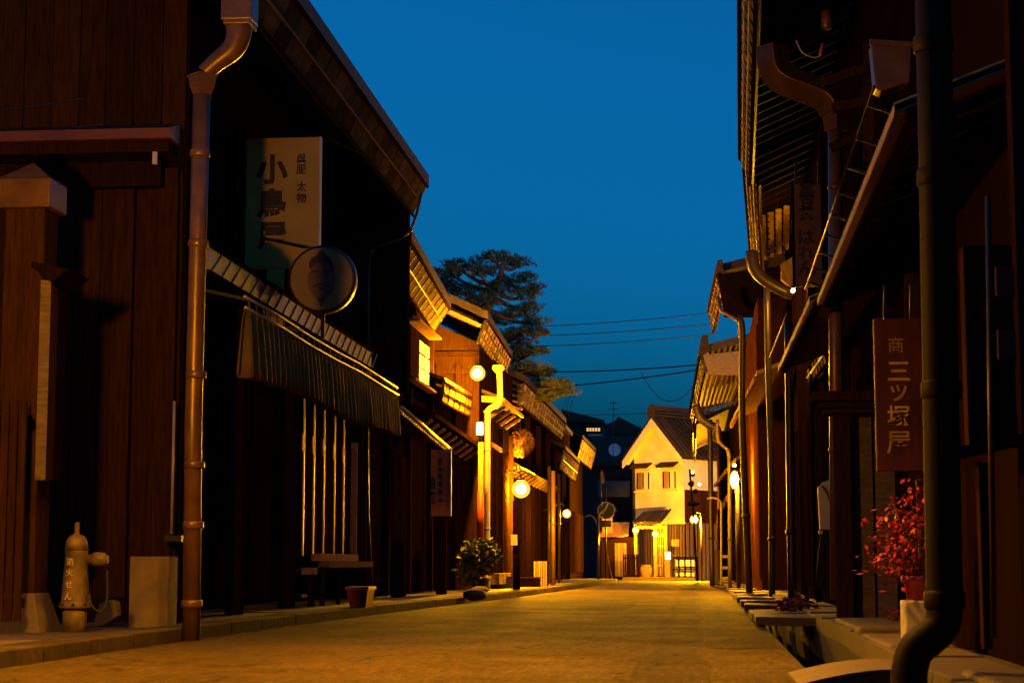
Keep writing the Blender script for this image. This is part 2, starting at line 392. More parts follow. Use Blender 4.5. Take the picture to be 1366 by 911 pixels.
# gutter cover slabs
k = 0
for y, ln, tl in ((17.6, 1.3, .02), (19.2, 1.5, -.02), (22.5, 1.2, .03), (25.2, .9, 0), (27.4, 1.6, .03), (30.5, 1.1, -.03), (33.0, 1.5, .03), (36.4, 1.4, 0), (40, 2, .02), (44, 1.5, -.02), (49, 2.5, .02), (55, 3, 0)):
    c = V((rightx(y) + .23, y + ln / 2, gz(y) + .05)); m = MB(); rr = M.Translation(c) @ M.Rotation(tl, 4, 'Y') @ M.Rotation(random.uniform(-.04, .04), 4, 'Z')
    m.box((-.31, -ln / 2, -.04), (.31, ln / 2, .04), rr)
    where = ['nearest the stone bridge', 'beside the lattice-topped post', 'below the round dark pipes', 'small and square beneath the white panel', 'before the red wooden wall', 'short one along the red wall', 'tilted below the narrow lamp', 'just past the narrow lamp', 'farther along by the pale post', 'thin one past the pale post', 'long one near the kura end', 'farthest and longest'][k]
    tag(m.build('gutter_slab', 'stone_pale', bevel=.012), 'stone gutter cover slab, ' + where, 'slab', 'cover slabs on the right gutter'); k += 1
# arched slab that bridges the gutter in front
m = MB(); n = 12; vs = []
for i in range(n + 1):
    t = i / n; x = .50 + .95 * t; z = .015 + .075 * math.sin(math.pi * t)
    zb = -.10 + .11 * math.sin(math.pi * t)
    for yy in (9.15, 10.15): vs += [(x, yy, z), (x, yy, zb)]
fs = []
for i in range(n):
    a, b = i * 4, i * 4 + 4
    fs += [(a, b, b + 2, a + 2), (a + 1, a + 3, b + 3, b + 1), (a, a + 1, b + 1, b), (a + 2, b + 2, b + 3, a + 3)]
fs += [(0, 2, 3, 1), (n * 4, n * 4 + 1, n * 4 + 3, n * 4 + 2)]
m.add(vs, fs); tag(m.build('gutter_bridge', 'stone_pale'), 'low arched stone slab bridging the open gutter in the right foreground', 'stone slab')

# ================================================================== LEFT: THE KIMONO SHOP
SX = -4.62
shop = empty('kimono_shop', (-6.5, 20, 0), 'near left dark wooden shop with brown boarded side wall, deep eave and long cloth awning', 'house')
Y0, Y1 = 15.7, 25.8
MB().box((-10.5, Y0, 0), (-4.42, Y0 + .18, 7.4)).build('side_wall', 'wood_black', shop)
sw = [c for c in shop.children if c.name.startswith('side_wall')][0]
MB().box((SX - 1.2, Y0 + .18, .05), (SX - 1.0, Y1, 3.0)).box((SX - 1.2, Y0 + .18, 3.003), (SX - .5, Y1, 6.6)).box((SX - .499, Y0 + .18, 3.003), (SX, Y1, 3.6)).build('front_wall', 'wood_black', shop)
fw = [c for c in shop.children if c.name.startswith('front_wall')][0]
x = -8.0
while x < -4.6:                                   # boards of the side wall
    wd = random.uniform(.2, .27); x1 = min(x + wd, -4.43)
    for z0, z1 in ((.25, 4.02), (4.42, 7.3)):
        piece('plank', 'wood_stain', ((x + x1) / 2, Y0 - .012 + random.uniform(-.004, .004), (z0 + z1) / 2), (x1 - x - .008, .03, z1 - z0), sw)
    x = x1 + .002
for px in (163, 222):                            # posts proud of the boards
    p = at(px, 500, Y=Y0 - .05); piece('post', 'wood_stain', (p.x, Y0 - .05, 2.05), (.17, .12, 4.0), sw)
piece('plinth', 'wood_black', (-6.2, Y0 - .05, .16), (3.6, .14, .3), sw)
# copper capped beam across the side wall
p0 = at(0, 182, Y=15.4); p1 = at(231, 182, Y=15.4)
m = MB().prism([(-8, 15.32, p1.z - .03), (-8, 15.32, p1.z + .06), (-8, 15.66, p1.z + .17), (-8, 15.66, p1.z - .03)], (8 + p1.x, 0, 0)); cb = m.build('copper_flashing', 'copper_red', shop)
MB().box((-8, 15.40, p1.z - .13), (p1.x - .04, 15.66, p1.z - .034)).build('beam', 'wood_stain', shop)
MB().box((-8, 15.46, p1.z - .42), (p1.x - .12, 15.6, p1.z - .20)).build('beam', 'wood_dark', shop)
e = at(209, 212, Y=15.42); MB().box((e.x - .02, 15.36, e.z - .06), (e.x + .02, 15.39, e.z + .05)).build('end_plate', 'white_panel', shop)
# roof, rafters, fascia
ez = 5.99
roof(shop, (-3.74, 14.4, ez), (-3.74, Y1 + .15, ez), 5, 2.3, .16)
for i in range(26):
    yy = 14.5 + i * .445
    barpiece('rafter', 'wood_dark', (-3.8, yy, ez - .06), (SX, yy, ez + .34), .07, .09, shop)
for i in range(6):
    xx = -3.95 - i * .12; piece('soffit_slat', 'wood_dark', (xx, 20.2, ez + .02 + (-3.8 - xx) * .46), (.05, 11.2, .02), shop)
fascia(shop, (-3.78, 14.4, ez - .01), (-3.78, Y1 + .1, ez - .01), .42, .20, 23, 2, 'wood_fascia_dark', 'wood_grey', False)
MB().prism([(-5.6, Y1 - .2, 3.0), (-3.98, Y1 - .2, 3.0), (-3.98, Y1 - .2, 6.08), (-5.6, Y1 - .2, 6.82)], (0, .15, 0)).build('wing_wall', 'wood_black', shop)
# pent roof with its pale boarded edge
m = MB().prism([(-4.28, Y0 + .1, 3.42), (-4.28, 24.2, 3.42), (SX, 24.2, 3.62), (SX, Y0 + .1, 3.62)], (0, 0, .04)); m.build('pent_roof', 'wood_black', shop)
ef = MB().box((-4.30, Y0 + .1, 3.16), (-4.27, 24.2, 3.40)).build('pent_edge', 'wood_black', shop)
for i in range(17):
    a = Y0 + .1 + 8.4 * i / 17; piece('board', 'pent_board', (-4.262, a + .247, 3.28), (.02, .493, .22), ef)
for i in range(24):
    a = Y0 + .2 + i * .36
    barpiece('wire_tie', 'iron', (-4.245, a, 3.16), (-4.245, a + .42, 3.41), .012, .012, ef)
for zz in (3.16, 3.40): barpiece('rail', 'wood_dark', (-4.25, Y0 + .1, zz), (-4.25, 24.2, zz), .03, .035, ef)
# posts and boards of the shop front
for yy in (15.95, 18.2, 20.6, 24.9): piece('post', 'wood_dark', (SX + .06, yy, 1.6), (.16, .16, 3.1), fw)
for yy in [16.2 + .22 * i for i in range(10)]: piece('lattice_slat', 'wood_black', (SX + .03, yy, 1.9), (.03, .05, 2.3), fw)
for yy in [15.9 + .3 * i for i in range(32)]: piece('lattice_slat', 'wood_black', (SX - .47, yy, 4.7), (.03, .09, 1.7), fw)
sill0, sill1 = at(410, 742, X=-4.42), at(478, 742, X=-4.42)
for px in (410, 423.5, 437, 451, 463):
    p = at(px, 700, X=-4.42)
    piece('shutter_board', 'wood_dark', (-4.50, p.y + .33, 1.62), (.03, .60, 1.86), fw)
    piece('shutter_stile', 'sheet_metal', (-4.47, p.y, 1.66), (.018, .018, 1.98), fw)
    piece('latch', 'red_plastic', (-4.462, p.y - .12, 1.98), (.015, .03, .2), fw)
piece('jamb', 'wood_tan', (-4.46, 24.05, 1.42), (.12, .06, 1.5), fw)
piece('sill', 'wood_tan', (-4.44, 22.85, .66), (.10, 2.6, .09), fw)
piece('ledge_beam', 'wood_grey', (-4.36, 23.2, .575), (.14, 3.0, .075), fw)
for yy in (21.6, 22.6, 23.6, 24.4): piece('leg', 'wood_dark', (-4.36, yy, .30), (.05, .05, .5), fw)
piece('small_window', 'wood_tan', at(491, 285, X=-4.9), (.02, .9, .09), fw)
piece('small_window', 'sheet_metal', at(491, 297, X=-4.9), (.02, .9, .11), fw)
# awning: pleated cloth on a rail frame
aw = empty('cloth_awning', (-4.03, 20, 2.3), 'long pleated khaki cloth awning hanging below the shop pent roof', 'awning')
m = MB(); vs = []; ny = 420
for i in range(ny + 1):
    t = i / ny; yy = 16.25 + 8.75 * t
    ph = 2 * math.pi * (yy / .21 + .35 * math.sin(yy * 1.7))
    for j, zz in enumerate((2.88, 2.80, 2.62, 2.44, 2.30)):
        amp = (0.006, .022, .040, .054, .062)[j]
        sag = .03 * math.sin(yy * 1.1) * (j / 4)
        vs.append((-4.02 + amp * math.sin(ph) + .012 * math.sin(yy * 5.3) * j / 4, yy, zz + sag - (.018 * math.cos(ph) if j == 4 else 0)))
fs = [(i * 5 + j, i * 5 + j + 1, (i + 1) * 5 + j + 1, (i + 1) * 5 + j) for i in range(ny) for j in range(4)]
m.add(vs, fs, True); c = m.build('cloth', 'cloth', aw); so = c.modifiers.new('thick', 'SOLIDIFY'); so.thickness = .006
for zz, xx in ((2.98, -4.0), (2.88, -3.99)): MB().tube([(xx, 16.15 + 1.45 * i, zz + .012 * math.sin(i * 1.9)) for i in range(7)], .014, 8).build('rail', 'pipe_pale', aw)
for i in range(30): MB().bar((-3.99, 16.3 + i * .29, 2.88), (-4.0, 16.3 + i * .29, 2.98), .012, .012).build('hook', 'iron', aw)
for yy in (16.3, 18.6, 21., 23.2, 24.8): MB().bar((-4.0, yy, 2.97), (SX + .05, yy, 3.1), .03, .03).build('bracket', 'iron', aw)
# copper hopper and downpipe at the near corner
dp = empty('downpipe', at(256, 855, Y=14.2), 'copper downpipe with curved hopper at the near corner of the left shop', 'drainpipe')
P = lambda a, b: at(a, b, Y=14.2)
MB().tube([P(269, 128), P(264, 325), P(258, 560), P(255, 862)], [.072, .070, .070, .070], 14).build('pipe', 'copper', dp)
MB().lathe([(.07, -.17), (.075, -.12), (.105, -.05), (.115, .02), (.13, .025), (.13, .04)], P(270, 107), 4, smooth=False).build('hopper', 'copper', dp)
m = MB(); pth = smooth_path([P(318, 28), P(318, 48), P(310, 66), P(290, 82), P(272, 98)], 6)
for i in range(len(pth) - 1): pass
m.tube(pth, [.115 - .002 * i for i in range(len(pth))], 14); m.build('offset_bend', 'copper', dp)
MB().box(tuple(P(299, 32) - V((0, .12, 0))), tuple(P(341, -30) + V((0, .12, 0)))).build('hopper_head', 'copper', dp, .01)
MB().box(tuple(P(303, 38) - V((0, .13, 0))), tuple(P(338, 31) + V((0, .13, 0)))).build('hopper_collar', 'copper', dp, .006)
for yy in (205, 325, 500, 620, 700, 805): MB().lathe([(.078, -.03), (.084, -.02), (.084, .02), (.078, .03)], P(268 - (yy - 128) * .018, yy), 14).build('strap', 'copper', dp)
# thin rain chain pipe at the far corner of the shop
dq = empty('rain_pipe', at(497, 803, Y=25.5), 'thin rain pipe running down from the far end of the shop eave', 'drainpipe')
P = lambda a, b: at(a, b, Y=25.5)
MB().tube([P(562, 258), P(556, 285), P(548, 308), P(535, 318), P(502, 330), P(494, 342), P(492, 360), P(490, 600), P(491, 690), P(497, 806)], .022, 8).build('pipe', 'copper', dq)
MB().lathe([(.03, -.06), (.05, 0), (.05, .05)], P(495, 338), 10).build('joint', 'copper', dq)
# ---- big signboard of the shop
sb = empty('shop_signboard', at(377, 358, Y=19.6), 'tall cream signboard with black brush characters under the left eave', 'sign')
a, b = at(329, 185, Y=19.6), at(424, 358, Y=19.6)
MB().box((a.x, 19.6, b.z), (b.x, 19.66, a.z)).build('board', 'cream', sb, .006)
MB().box((b.x + .002, 19.585, b.z), (b.x + .018, 19.67, a.z)).build('edge_strip', 'white_panel', sb)
p = at(368, 380, Y=19.62); MB().box((p.x - .1, 19.6, p.z - .45), (p.x + .1, 19.68, b.z - .002)).build('support_board', 'cream', sb)
for px in (341, 382): p = at(px, 380, Y=19.62); MB().box((p.x - .02, 19.6, p.z - .45), (p.x + .02, 19.66, b.z - .002)).build('support_post', 'wood_dark', sb)
for ch, px, py, s_ in (('小', 363, 226, .34), ('鳥', 362, 271, .325), ('屋', 363, 315, .32)):
    text('character', ch, s_, 'ink', at(px, py, Y=19.595), (1, 0, 0), (0, 0, 1), sb, bold=.013)
for ch, px, py in (('呉', 402, 212), ('服', 402, 226), ('太', 402, 249), ('物', 402, 264)):
    text('character', ch, .115, 'ink', at(px, py, Y=19.595), (1, 0, 0), (0, 0, 1), sb, bold=.002)
# ---- round sign with a painted face
ds = empty('round_sign', at(429, 418, Y=18.9), 'round dark-rimmed shop sign with a painted moustached face', 'sign')
c0 = at(429, 372, Y=18.9); r0 = .355
MB().lathe([(r0 * .9, .0), (r0, .0), (r0 * 1.02, .03), (r0 * 1.02, .13), (r0, .15), (r0 * .9, .15)], c0, 48, 'Y').build('rim', 'pipe_dark', ds)
MB().lathe([(r0 * .93, .0), (r0 * .93, .02)], c0 - V((0, .006, 0)), 48, 'Y').build('face_panel', 'cream_disc', ds)
def flat(name, mat, pts, lift):
    MB().prism([c0 + V((x * r0, -lift, z * r0)) for x, z in pts], (0, .004, 0)).build(name, mat, ds)
flat('face', 'skin_paint', [(-.32, .35), (-.4, .1), (-.42, -.1), (-.36, -.35), (-.2, -.55), (-.05, -.62), (.15, -.58), (.35, -.4), (.42, -.1), (.40, .1), (.36, .35), (.2, .5), (-.1, .52)], .012)
flat('hair', 'ink', [(-.36, .3), (-.38, .48), (-.3, .62), (-.14, .72), (-.06, .84), (.04, .86), (.1, .74), (.26, .62), (.36, .42), (.38, .18), (.33, .2), (.29, .36), (.18, .48), (.0, .50), (-.18, .46), (-.3, .32)], .018)
flat('brow', 'ink', [(.02, .2), (.12, .25), (.22, .22), (.30, .12), (.24, .17), (.14, .2)], .018)
flat('brow', 'ink', [(-.06, .2), (-.16, .25), (-.26, .22), (-.34, .12), (-.28, .17), (-.18, .2)], .018)
flat('moustache', 'ink', [(0, -.15), (.1, -.13), (.22, -.22), (.32, -.27), (.2, -.26), (.08, -.2), (0, -.21), (-.08, -.2), (-.2, -.26), (-.3, -.24), (-.2, -.2), (-.1, -.13)], .018)
flat('mouth', 'ink', [(-.1, -.27), (.1, -.25), (.03, -.33), (-.04, -.33)], .018)
flat('collar', 'ink', [(-.14, -.56), (.14, -.56), (0, -.86)], .02)
MB().bar(c0 + V((0, .1, -r0 * 1.02)), c0 + V((0, .1, -.62)), .04, .04).build('hanger', 'iron', ds)
MB().bar(c0 + V((-.2, .1, r0 * 1.0)), c0 + V((-.7, .3, r0 * 1.4)), .03, .03).build('bracket', 'iron', ds)

# ---- things along the shop
gp = empty('gate_post', at(38, 843, Z=.08), 'square red-brown gate post with pyramid copper cap and stone foot', 'post')
by = ORG[gp].y + .18
p = at(36, 500, Y=by); t0 = at(36, 278, Y=by - .15); 
MB().box((p.x - .16, by - .15, .34), (p.x + .16, by + .15, t0.z)).build('shaft', 'wood_stain', gp, .012)
MB().prism([(p.x - .21, by - .2, t0.z), (p.x + .21, by - .2, t0.z), (p.x + .21, by + .2, t0.z), (p.x - .21, by + .2, t0.z)], (0, 0, .23)).build('cap_block', 'copper', gp, .01)
z = t0.z + .232; MB().add([(p.x - .2, by - .2, z), (p.x + .2, by - .2, z), (p.x + .2, by + .2, z), (p.x - .2, by + .2, z), (p.x, by, z + .16)], [(3, 2, 1, 0), (0, 1, 4), (1, 2, 4), (2, 3, 4), (3, 0, 4)]).build('cap_point', 'copper', gp)
MB().add([(p.x + sx * a_, by + sy * a_, zz) for a_, zz in ((.26, .06), (.17, .37)) for sx, sy in ((-1, -1), (1, -1), (1, 1), (-1, 1))], [(3, 2, 1, 0), (4, 5, 6, 7)] + [(i, (i + 1) % 4, 4 + (i + 1) % 4, 4 + i) for i in range(4)]).build('stone_foot', 'stone_pale', gp, .012)
nb = empty('narrow_signboard', at(62, 640, Y=13.2), 'narrow upright signboard with small dark roof beside the gate post', 'sign')
a, b = at(54.5, 374, Y=13.45), at(59, 640, Y=13.45)
MB().box((a.x, 13.45, b.z), (b.x + .01, 13.62, a.z)).build('board', 'wood_grey', nb)
MB().box((b.x + .012, 13.44, b.z), (b.x + .07, 13.64, a.z + .04)).build('frame', 'wood_black', nb)
q = at(72, 362, Y=13.2); MB().prism([(q.x - .14, 13.1, q.z + .02), (q.x - .14, 13.1, q.z + .06), (q.x + .14, 13.1, q.z + .0), (q.x + .02, 13.1, q.z - .10)], (0, .5, 0)).build('roof', 'wood_black', nb)
sf = empty('slat_fence', (-4.9, 13.3, .08), 'dark slatted fence panel at the far left edge beside the gate post', 'fence')
a, b = at(-30, 540, Y=13.3), at(40, 540, Y=13.3)
for zz in (a.z - .05, .3): barpiece('rail', 'wood_dark', (a.x, 13.3, zz), (b.x, 13.3, zz), .05, .07, sf)
for i in range(6): piece('slat', 'wood_stain', (a.x + (b.x - a.x) * (i + .5) / 6, 13.26, (a.z + .1) / 2 + .05), (.055, .025, a.z - .14), sf)
# hydrant
hp = at(99, 843, Z=.08); hy = empty('fire_hydrant', hp, 'old tapered pale fire hydrant with raised characters and side nozzle', 'hydrant')
s = .155 / 26 * 1.0
def hz(py): return at(99, py, Y=hp.y).z
zb = hp.z
MB().lathe([(.085, zb - .02), (.09, hz(815)), (.075, hz(812))], (hp.x, hp.y, 0), 20).build('foot', 'hydrant_paint', hy)
MB().lathe([(.10, hz(812)), (.125, hz(809)), (.108, hz(806)), (.104, hz(800)), (.083, hz(738)), (.086, hz(736)), (.086, hz(733))], (hp.x, hp.y, 0), 24).build('barrel', 'hydrant_paint', hy)
MB().lathe([(.084, hz(732.5)), (.082, hz(724)), (.07, hz(718)), (.05, hz(714)), (.028, hz(713))], (hp.x, hp.y, 0), 24).build('bonnet', 'hydrant_paint', hy)
MB().lathe([(.03, hz(713)), (.018, hz(711)), (.018, hz(698)), (.012, hz(696.5))], (hp.x, hp.y, 0), 5, smooth=False).build('operating_nut', 'hydrant_paint', hy)
nz_ = hz(746); MB().lathe([(.04, .05), (.04, .13), (.055, .135), (.055, .17), (.05, .22), (.03, .245)], (hp.x, hp.y, nz_), 18, 'X').build('nozzle', 'hydrant_paint', hy)
MB().tube(smooth_path([(hp.x + .12, hp.y - .05, hz(790)), (hp.x + .16, hp.y - .08, hz(808)), (hp.x + .22, hp.y - .06, hz(815)), (hp.x + .25, hp.y - .02, hz(800)), (hp.x + .24, hp.y, hz(760))]), .008, 6).build('chain', 'iron', hy)
for i in range(8):
    a_ = math.pi * i / 4 + .2; MB().lathe([(.011, hz(807.5)), (.011, hz(804.5)), (.006, hz(804))], (hp.x + .116 * math.cos(a_), hp.y + .116 * math.sin(a_), 0), 6, smooth=False).build('bolt', 'iron', hy)
MB().lathe([(.086, hz(734)), (.091, hz(733.5)), (.091, hz(731.5)), (.086, hz(731))], (hp.x, hp.y, 0), 24).build('band', 'pipe_dark', hy)
for ch, py in zip('消火せん', (749, 763, 779, 795)):
    rr = .083 + (.104 - .083) * (py - 738) / 62
    text('character', ch, .062, 'letter_pale', (hp.x - .018, hp.y - rr - .002, hz(py)), (1, 0, 0), (0, 0, 1), hy, depth=.006)
for pts, lb in (([(-20, 148), (40, 143), (112, 131)], 'upper slack cable stapled across the near left wall'), ([(-20, 172), (50, 176), (95, 170), (140, 166)], 'lower slack cable just above the copper capped beam')):
    tag(MB().tube(smooth_path([at(a_, b_, Y=15.64) for a_, b_ in pts]), .008, 6).build('wall_cable', 'wire'), lb, 'cable')
# broken pale stone and concrete block
q = at(141, 838, Z=.07); m = MB()
m.prism([(q.x - .12, q.y, .07), (q.x + .0, q.y, .10), (q.x + .09, q.y, .17), (q.x + .085, q.y, .22), (q.x + .07, q.y, .29), (q.x + .02, q.y, .30), (q.x - .06, q.y, .27), (q.x - .09, q.y, .17)], (.02, .07, 0))
tag(m.build('broken_stone', 'stone_pale', bevel=.008), 'jagged pale stone fragment leaning next to the hydrant', 'stone')
a, b = at(173, 742, Y=14.6), at(224, 843, Y=14.6)
m = MB().box((a.x, 14.6, .06), (b.x, 14.85, a.z)); tag(m.build('concrete_block', 'concrete', bevel=.012), 'upright weathered concrete block at the corner of the shop wall', 'block')
# thin glass-tube pole with a glint behind the downpipe
q = at(229, 700, Y=15.5); cn = empty('corner_pole', (q.x, 15.5, .7), 'thin pale pole fixed to the corner of the boarded wall', 'pole')
MB().tube([(q.x, 15.5, at(229, 712, Y=15.5).z), (q.x, 15.5, at(229, 535, Y=15.5).z)], .012, 8).build('rod', 'pipe_pale', cn)
MB().box((q.x - .05, 15.45, at(229, 722, Y=15.5).z), (q.x + .1, 15.6, at(229, 714, Y=15.5).z)).build('bracket', 'iron', cn)
# bench, planter
bz = at(405, 762, X=-4.5); bn = empty('bench', (-4.45, bz.y, .08), 'small low wooden bench with worn pale top in front of the shop', 'bench')
MB().box((-4.72, bz.y - .12, .46), (-4.36, bz.y + .12, .54)).build('seat', 'wood_tan', bn, .01)
for sx in (-.16, .14):
    for sy in (-.09, .09): MB().box((-4.55 + sx - .02, bz.y + sy - .02, .08), (-4.55 + sx + .02, bz.y + sy + .02, .46)).build('leg', 'wood_dark', bn)
MB().box((-4.69, bz.y - .11, .2), (-4.40, bz.y - .085, .24)).build('stretcher', 'wood_tan', bn)
q = at(478, 811, Z=.08); pl = empty('planter', q, 'red tapered plastic planter standing below the shutter ledge', 'planter')
MB().add([(q.x + sx * a_, q.y + .15 + sy * b_, zz) for a_, b_, zz in ((.09, .2, .08), (.12, .24, .29)) for sx, sy in ((-1, -1), (1, -1), (1, 1), (-1, 1))], [(3, 2, 1, 0), (4, 5, 6, 7)] + [(i, (i + 1) % 4, 4 + (i + 1) % 4, 4 + i) for i in range(4)]).build('pot', 'red_plastic', pl)
MB().box((q.x - .135, q.y - .11, .29), (q.x + .135, q.y + .41, .325)).build('rim', 'red_plastic', pl)

# ================================================================== LEFT: SECOND HOUSE
h2 = empty('wooden_house', (-6, 29, 0), 'second dark wooden house on the left with boarded eave and upper window panes given a lamplit glow', 'house')
W2 = -4.78
MB().box((W2 - 5, 26.05, 0), (W2, 33.4, 5.0)).build('wall', 'wood_black', h2)
p, q = at(545, 322, Y=26.5), at(598, 412, Y=32.0)
roof(h2, p + V((.05, 0, .03)), q + V((.05, 0, .03)), 5, 2.2, .14)
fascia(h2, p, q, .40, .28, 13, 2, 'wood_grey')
for i in range(13): barpiece('rafter', 'wood_dark', p.lerp(q, i / 12) + V((-.1, 0, -.06)), p.lerp(q, i / 12) + V((-.95, 0, .3)), .07, .08, h2)
for yy in (26.3, 28.4, 30.6, 33.2): MB().box((W2 + .003, yy - .08, .05), (W2 + .1, yy + .08, 4.9)).build('post', 'wood_dark', h2)
for i in range(22): piece('lattice_slat', 'wood_dark', (W2 + .03, 28.6 + i * .09, 1.4), (.04, .03, 1.9), h2)
# bay window
wa, wb = at(545, 500, X=-4.5), at(574, 500, X=-4.5)
win = MB().box((-4.76, wa.y, wa.z - .05), (-4.52, wb.y, wa.z + .85)).build('window', 'wood_black', h2)
wz = wa.z; wl = wb.y - wa.y
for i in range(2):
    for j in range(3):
        piece('pane', 'paper_painted_glow', (-4.505, wa.y + wl * (.42 + .27 * i + .135), wz + .02 + .235 * (j + .5)), (.02, wl * .22, .20 if j < 2 else .19), win)  # panes emit by themselves, imitating the street lamp's light on white paper
piece('frame', 'wood_dark', (-4.49, wa.y + wl * .2, wz + .4), (.04, wl * .4, .8), win)
piece('sill', 'wood_tan', (-4.45, wa.y + wl / 2, wz - .06), (.14, wl, .05), win)
piece('hood', 'wood_tan', (-4.42, wa.y + wl / 2, wz + .88), (.22, wl * 1.05, .04), win)
# tiled pent roof of the second house
p, q = at(534, 548, Y=26.2), at(597, 601, Y=30.6)
m = MB().prism([p, q, q + V((-.62, 0, .25)), p + V((-.62, 0, .25))], (0, 0, .05)); pr = m.build('pent_roof', 'tile', h2)
MB().tube([p + V((.02, 0, .05)), q + V((.02, 0, .05))], .03, 8).build('eave_pipe', 'pipe_pale', h2)
for i in range(24):
    c = p.lerp(q, (i + .5) / 24); piece('tile', 'pipe_pale', c + V((.012, 0, -.03)), (.03, .1, .03), pr)
# small boarded eave behind it
p, q = at(592, 510, Y=31.6), at(628, 531, Y=33.9)
fascia(h2, p, q, .34, .05, 5, 2, 'wood_tan'); roof(h2, p + V((.02, 0, .02)), q + V((.02, 0, .02)), 1, .4, .06)
for px, py, py2, yy, wdt in ((530, 722, 800, 27.2, .2),):
    q = at(px, py2, Y=yy); m = MB().box((q.x - wdt / 2, yy, .05), (q.x + wdt / 2, yy + .2, at(px, py, Y=yy).z))
    tag(m.build('wooden_post', 'wood_dark', bevel=.015), 'short thick wooden post on the pavement past the shop', 'post')
# hanging signboard
hs = empty('hanging_signboard', at(588, 688, Y=29.6), 'orange-brown upright signboard with dark characters beside the second house', 'sign')
a, b = at(575, 600, Y=29.6), at(600, 688, Y=29.6)
MB().box((a.x, 29.6, b.z), (b.x, 29.65, a.z)).build('board', 'sign_orange', hs)
MB().box((b.x + .002, 29.58, b.z), (b.x + .022, 29.67, a.z + .04)).build('frame', 'pipe_pale', hs)
MB().box((a.x - .04, 29.58, b.z - .2), (a.x - .002, 29.67, a.z + .1)).build('frame', 'wood_dark', hs)
q = at(589, 740, Y=29.65); MB().box((q.x - .08, 29.6, .05), (q.x + .08, 29.72, b.z - .002)).build('post', 'wood_dark', hs)
for ch, py in zip('さんまちなみ', (615, 625, 635, 645, 656, 667)): text('character', ch, .09, 'ink', at(588, py, Y=29.595), (1, 0, 0), (0, 0, 1), hs, bold=.003)
for ch, py in zip('白銀', (644, 664)): text('character', ch, .20, 'ink', at(577.5, py, Y=29.595), (1, 0, 0), (0, 0, 1), hs, bold=.012, sx=.45)
# leafy shrub in a tub
def leaves(c, rx, ry, rz, n, sz, flatn=.6, outline=None):
    m = MB()
    for i in range(n):
        while True:
            d = V((random.uniform(-1, 1), random.uniform(-1, 1), random.uniform(-1, 1)))
            if .15 < d.length < 1: break
        p = V(c) + V((d.x * rx, d.y * ry, d.z * rz)); a = V((random.uniform(-1, 1), random.uniform(-1, 1), random.uniform(-.7, .5))).normalized()
        b = a.cross(V((random.uniform(-1, 1), random.uniform(-1, 1), random.uniform(-1, 1)))).normalized(); L = sz * random.uniform(.6, 1.3)
        m.add([p, p + a * L * .5 + b * L * .2, p + a * L, p + a * L * .5 - b * L * .2], [(0, 1, 2, 3)])
    return m
sh = empty('potted_shrub', at(640, 790, Y=32.8), 'leafy green potted shrub leaning out beside the lamp pole', 'shrub')
c = at(641, 738, Y=32.8)
m = leaves(c, .34, .4, .26, 1100, .12); l2 = leaves(c + V((-.1, 0, -.3)), .3, .35, .3, 500, .12); m.add(l2.v, l2.f); m.build('foliage', 'shrub_leaf', sh)
q = ORG[sh]; stem = MB()
for i in range(6): stem.tube([(q.x + random.uniform(-.05, .05), q.y, .25), tuple(c + V((random.uniform(-.25, .25), random.uniform(-.2, .2), 0)))], .01, 5)
stem.build('stem', 'bark', sh)
MB().lathe([(.12, .05), (.17, .3), (.18, .31), (.18, .34)], (q.x, q.y, 0), 16).build('tub', 'pipe_dark', sh)

# ================================================================== LEFT: THIRD HOUSE WITH THE WALL LAMP
h3 = empty('lamp_house', (-6, 37, 0), 'third house on the left, its boarded gable lit orange by a wall lamp', 'house')
GY = 34.3
MB().prism([(-9, GY, 0), (-3.98, GY, 0), (-3.98, GY, 4.7), (-9, GY, 7.0)], (0, .15, 0)).build('gable_wall', 'wood_gable', h3)
gw = [c for c in h3.children if c.name.startswith('gable_wall')][0]
MB().box((-4.2, GY + .15, 0), (-3.99, 41.0, 4.7)).build('front_wall', 'wood_black', h3)
for i in range(9):
    x0 = -5.5 + i * .17
    piece('plank', 'wood_gable', (x0 + .08, GY - .012, 3.05 + .0), (.155, .025, 1.35), gw)
for zz in (2.36, 3.74, 4.16, 4.5): piece('beam', 'wood_gable', (-5.0, GY - .04, zz), (2.0, .07, .09), gw)
for xx in (-4.02, -4.35, -4.72): piece('post', 'wood_gable', (xx, GY - .05, 2.2), (.11, .1, 4.2), gw)
p, q = at(648, 427, Y=33.7), at(681, 478, Y=40.2)
roof(h3, p + V((.04, 0, .02)), q + V((.04, 0, .02)), 5, 2.4, .14)
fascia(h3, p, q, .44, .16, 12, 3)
for i in range(5): barpiece('verge_batten', 'wood_tan' if i < 3 else 'wood_dark', p + V((-.1, .05 + i * .16, -.10 - .0 * i)), p + V((-5, .05 + i * .16, 2.22)), .09, .06, h3)
# pent roof above the street of the third house
p, q = at(670, 533, Y=34.9), at(696, 556, Y=38.6)
m = MB().prism([p, q, q + V((-.6, 0, .22)), p + V((-.6, 0, .22))], (0, 0, .06)); m.build('pent_roof', 'tile', h3)
MB().bar(p + V((.02, 0, 0)), q + V((.02, 0, 0)), .05, .06).build('eave_board', 'wood_tan', h3)
MB().bar(p + V((-.75, -.02, .05)), p + V((0, -.02, -.02)), .05, .12).build('verge_board', 'wood_tan', h3)
for i in range(5): barpiece('bracket', 'wood_tan', p.lerp(q, i / 4) + V((-.35, 0, -.25)), p.lerp(q, i / 4) + V((-.05, 0, -.05)), .06, .06, h3)
p, q = at(581, 556, Y=29.6), at(641, 598, Y=34.2)
m = MB().prism([p, q, q + V((-.6, 0, .22)), p + V((-.6, 0, .22))], (0, 0, .07)); m.build('lower_pent_roof', 'wood_dark', h2)
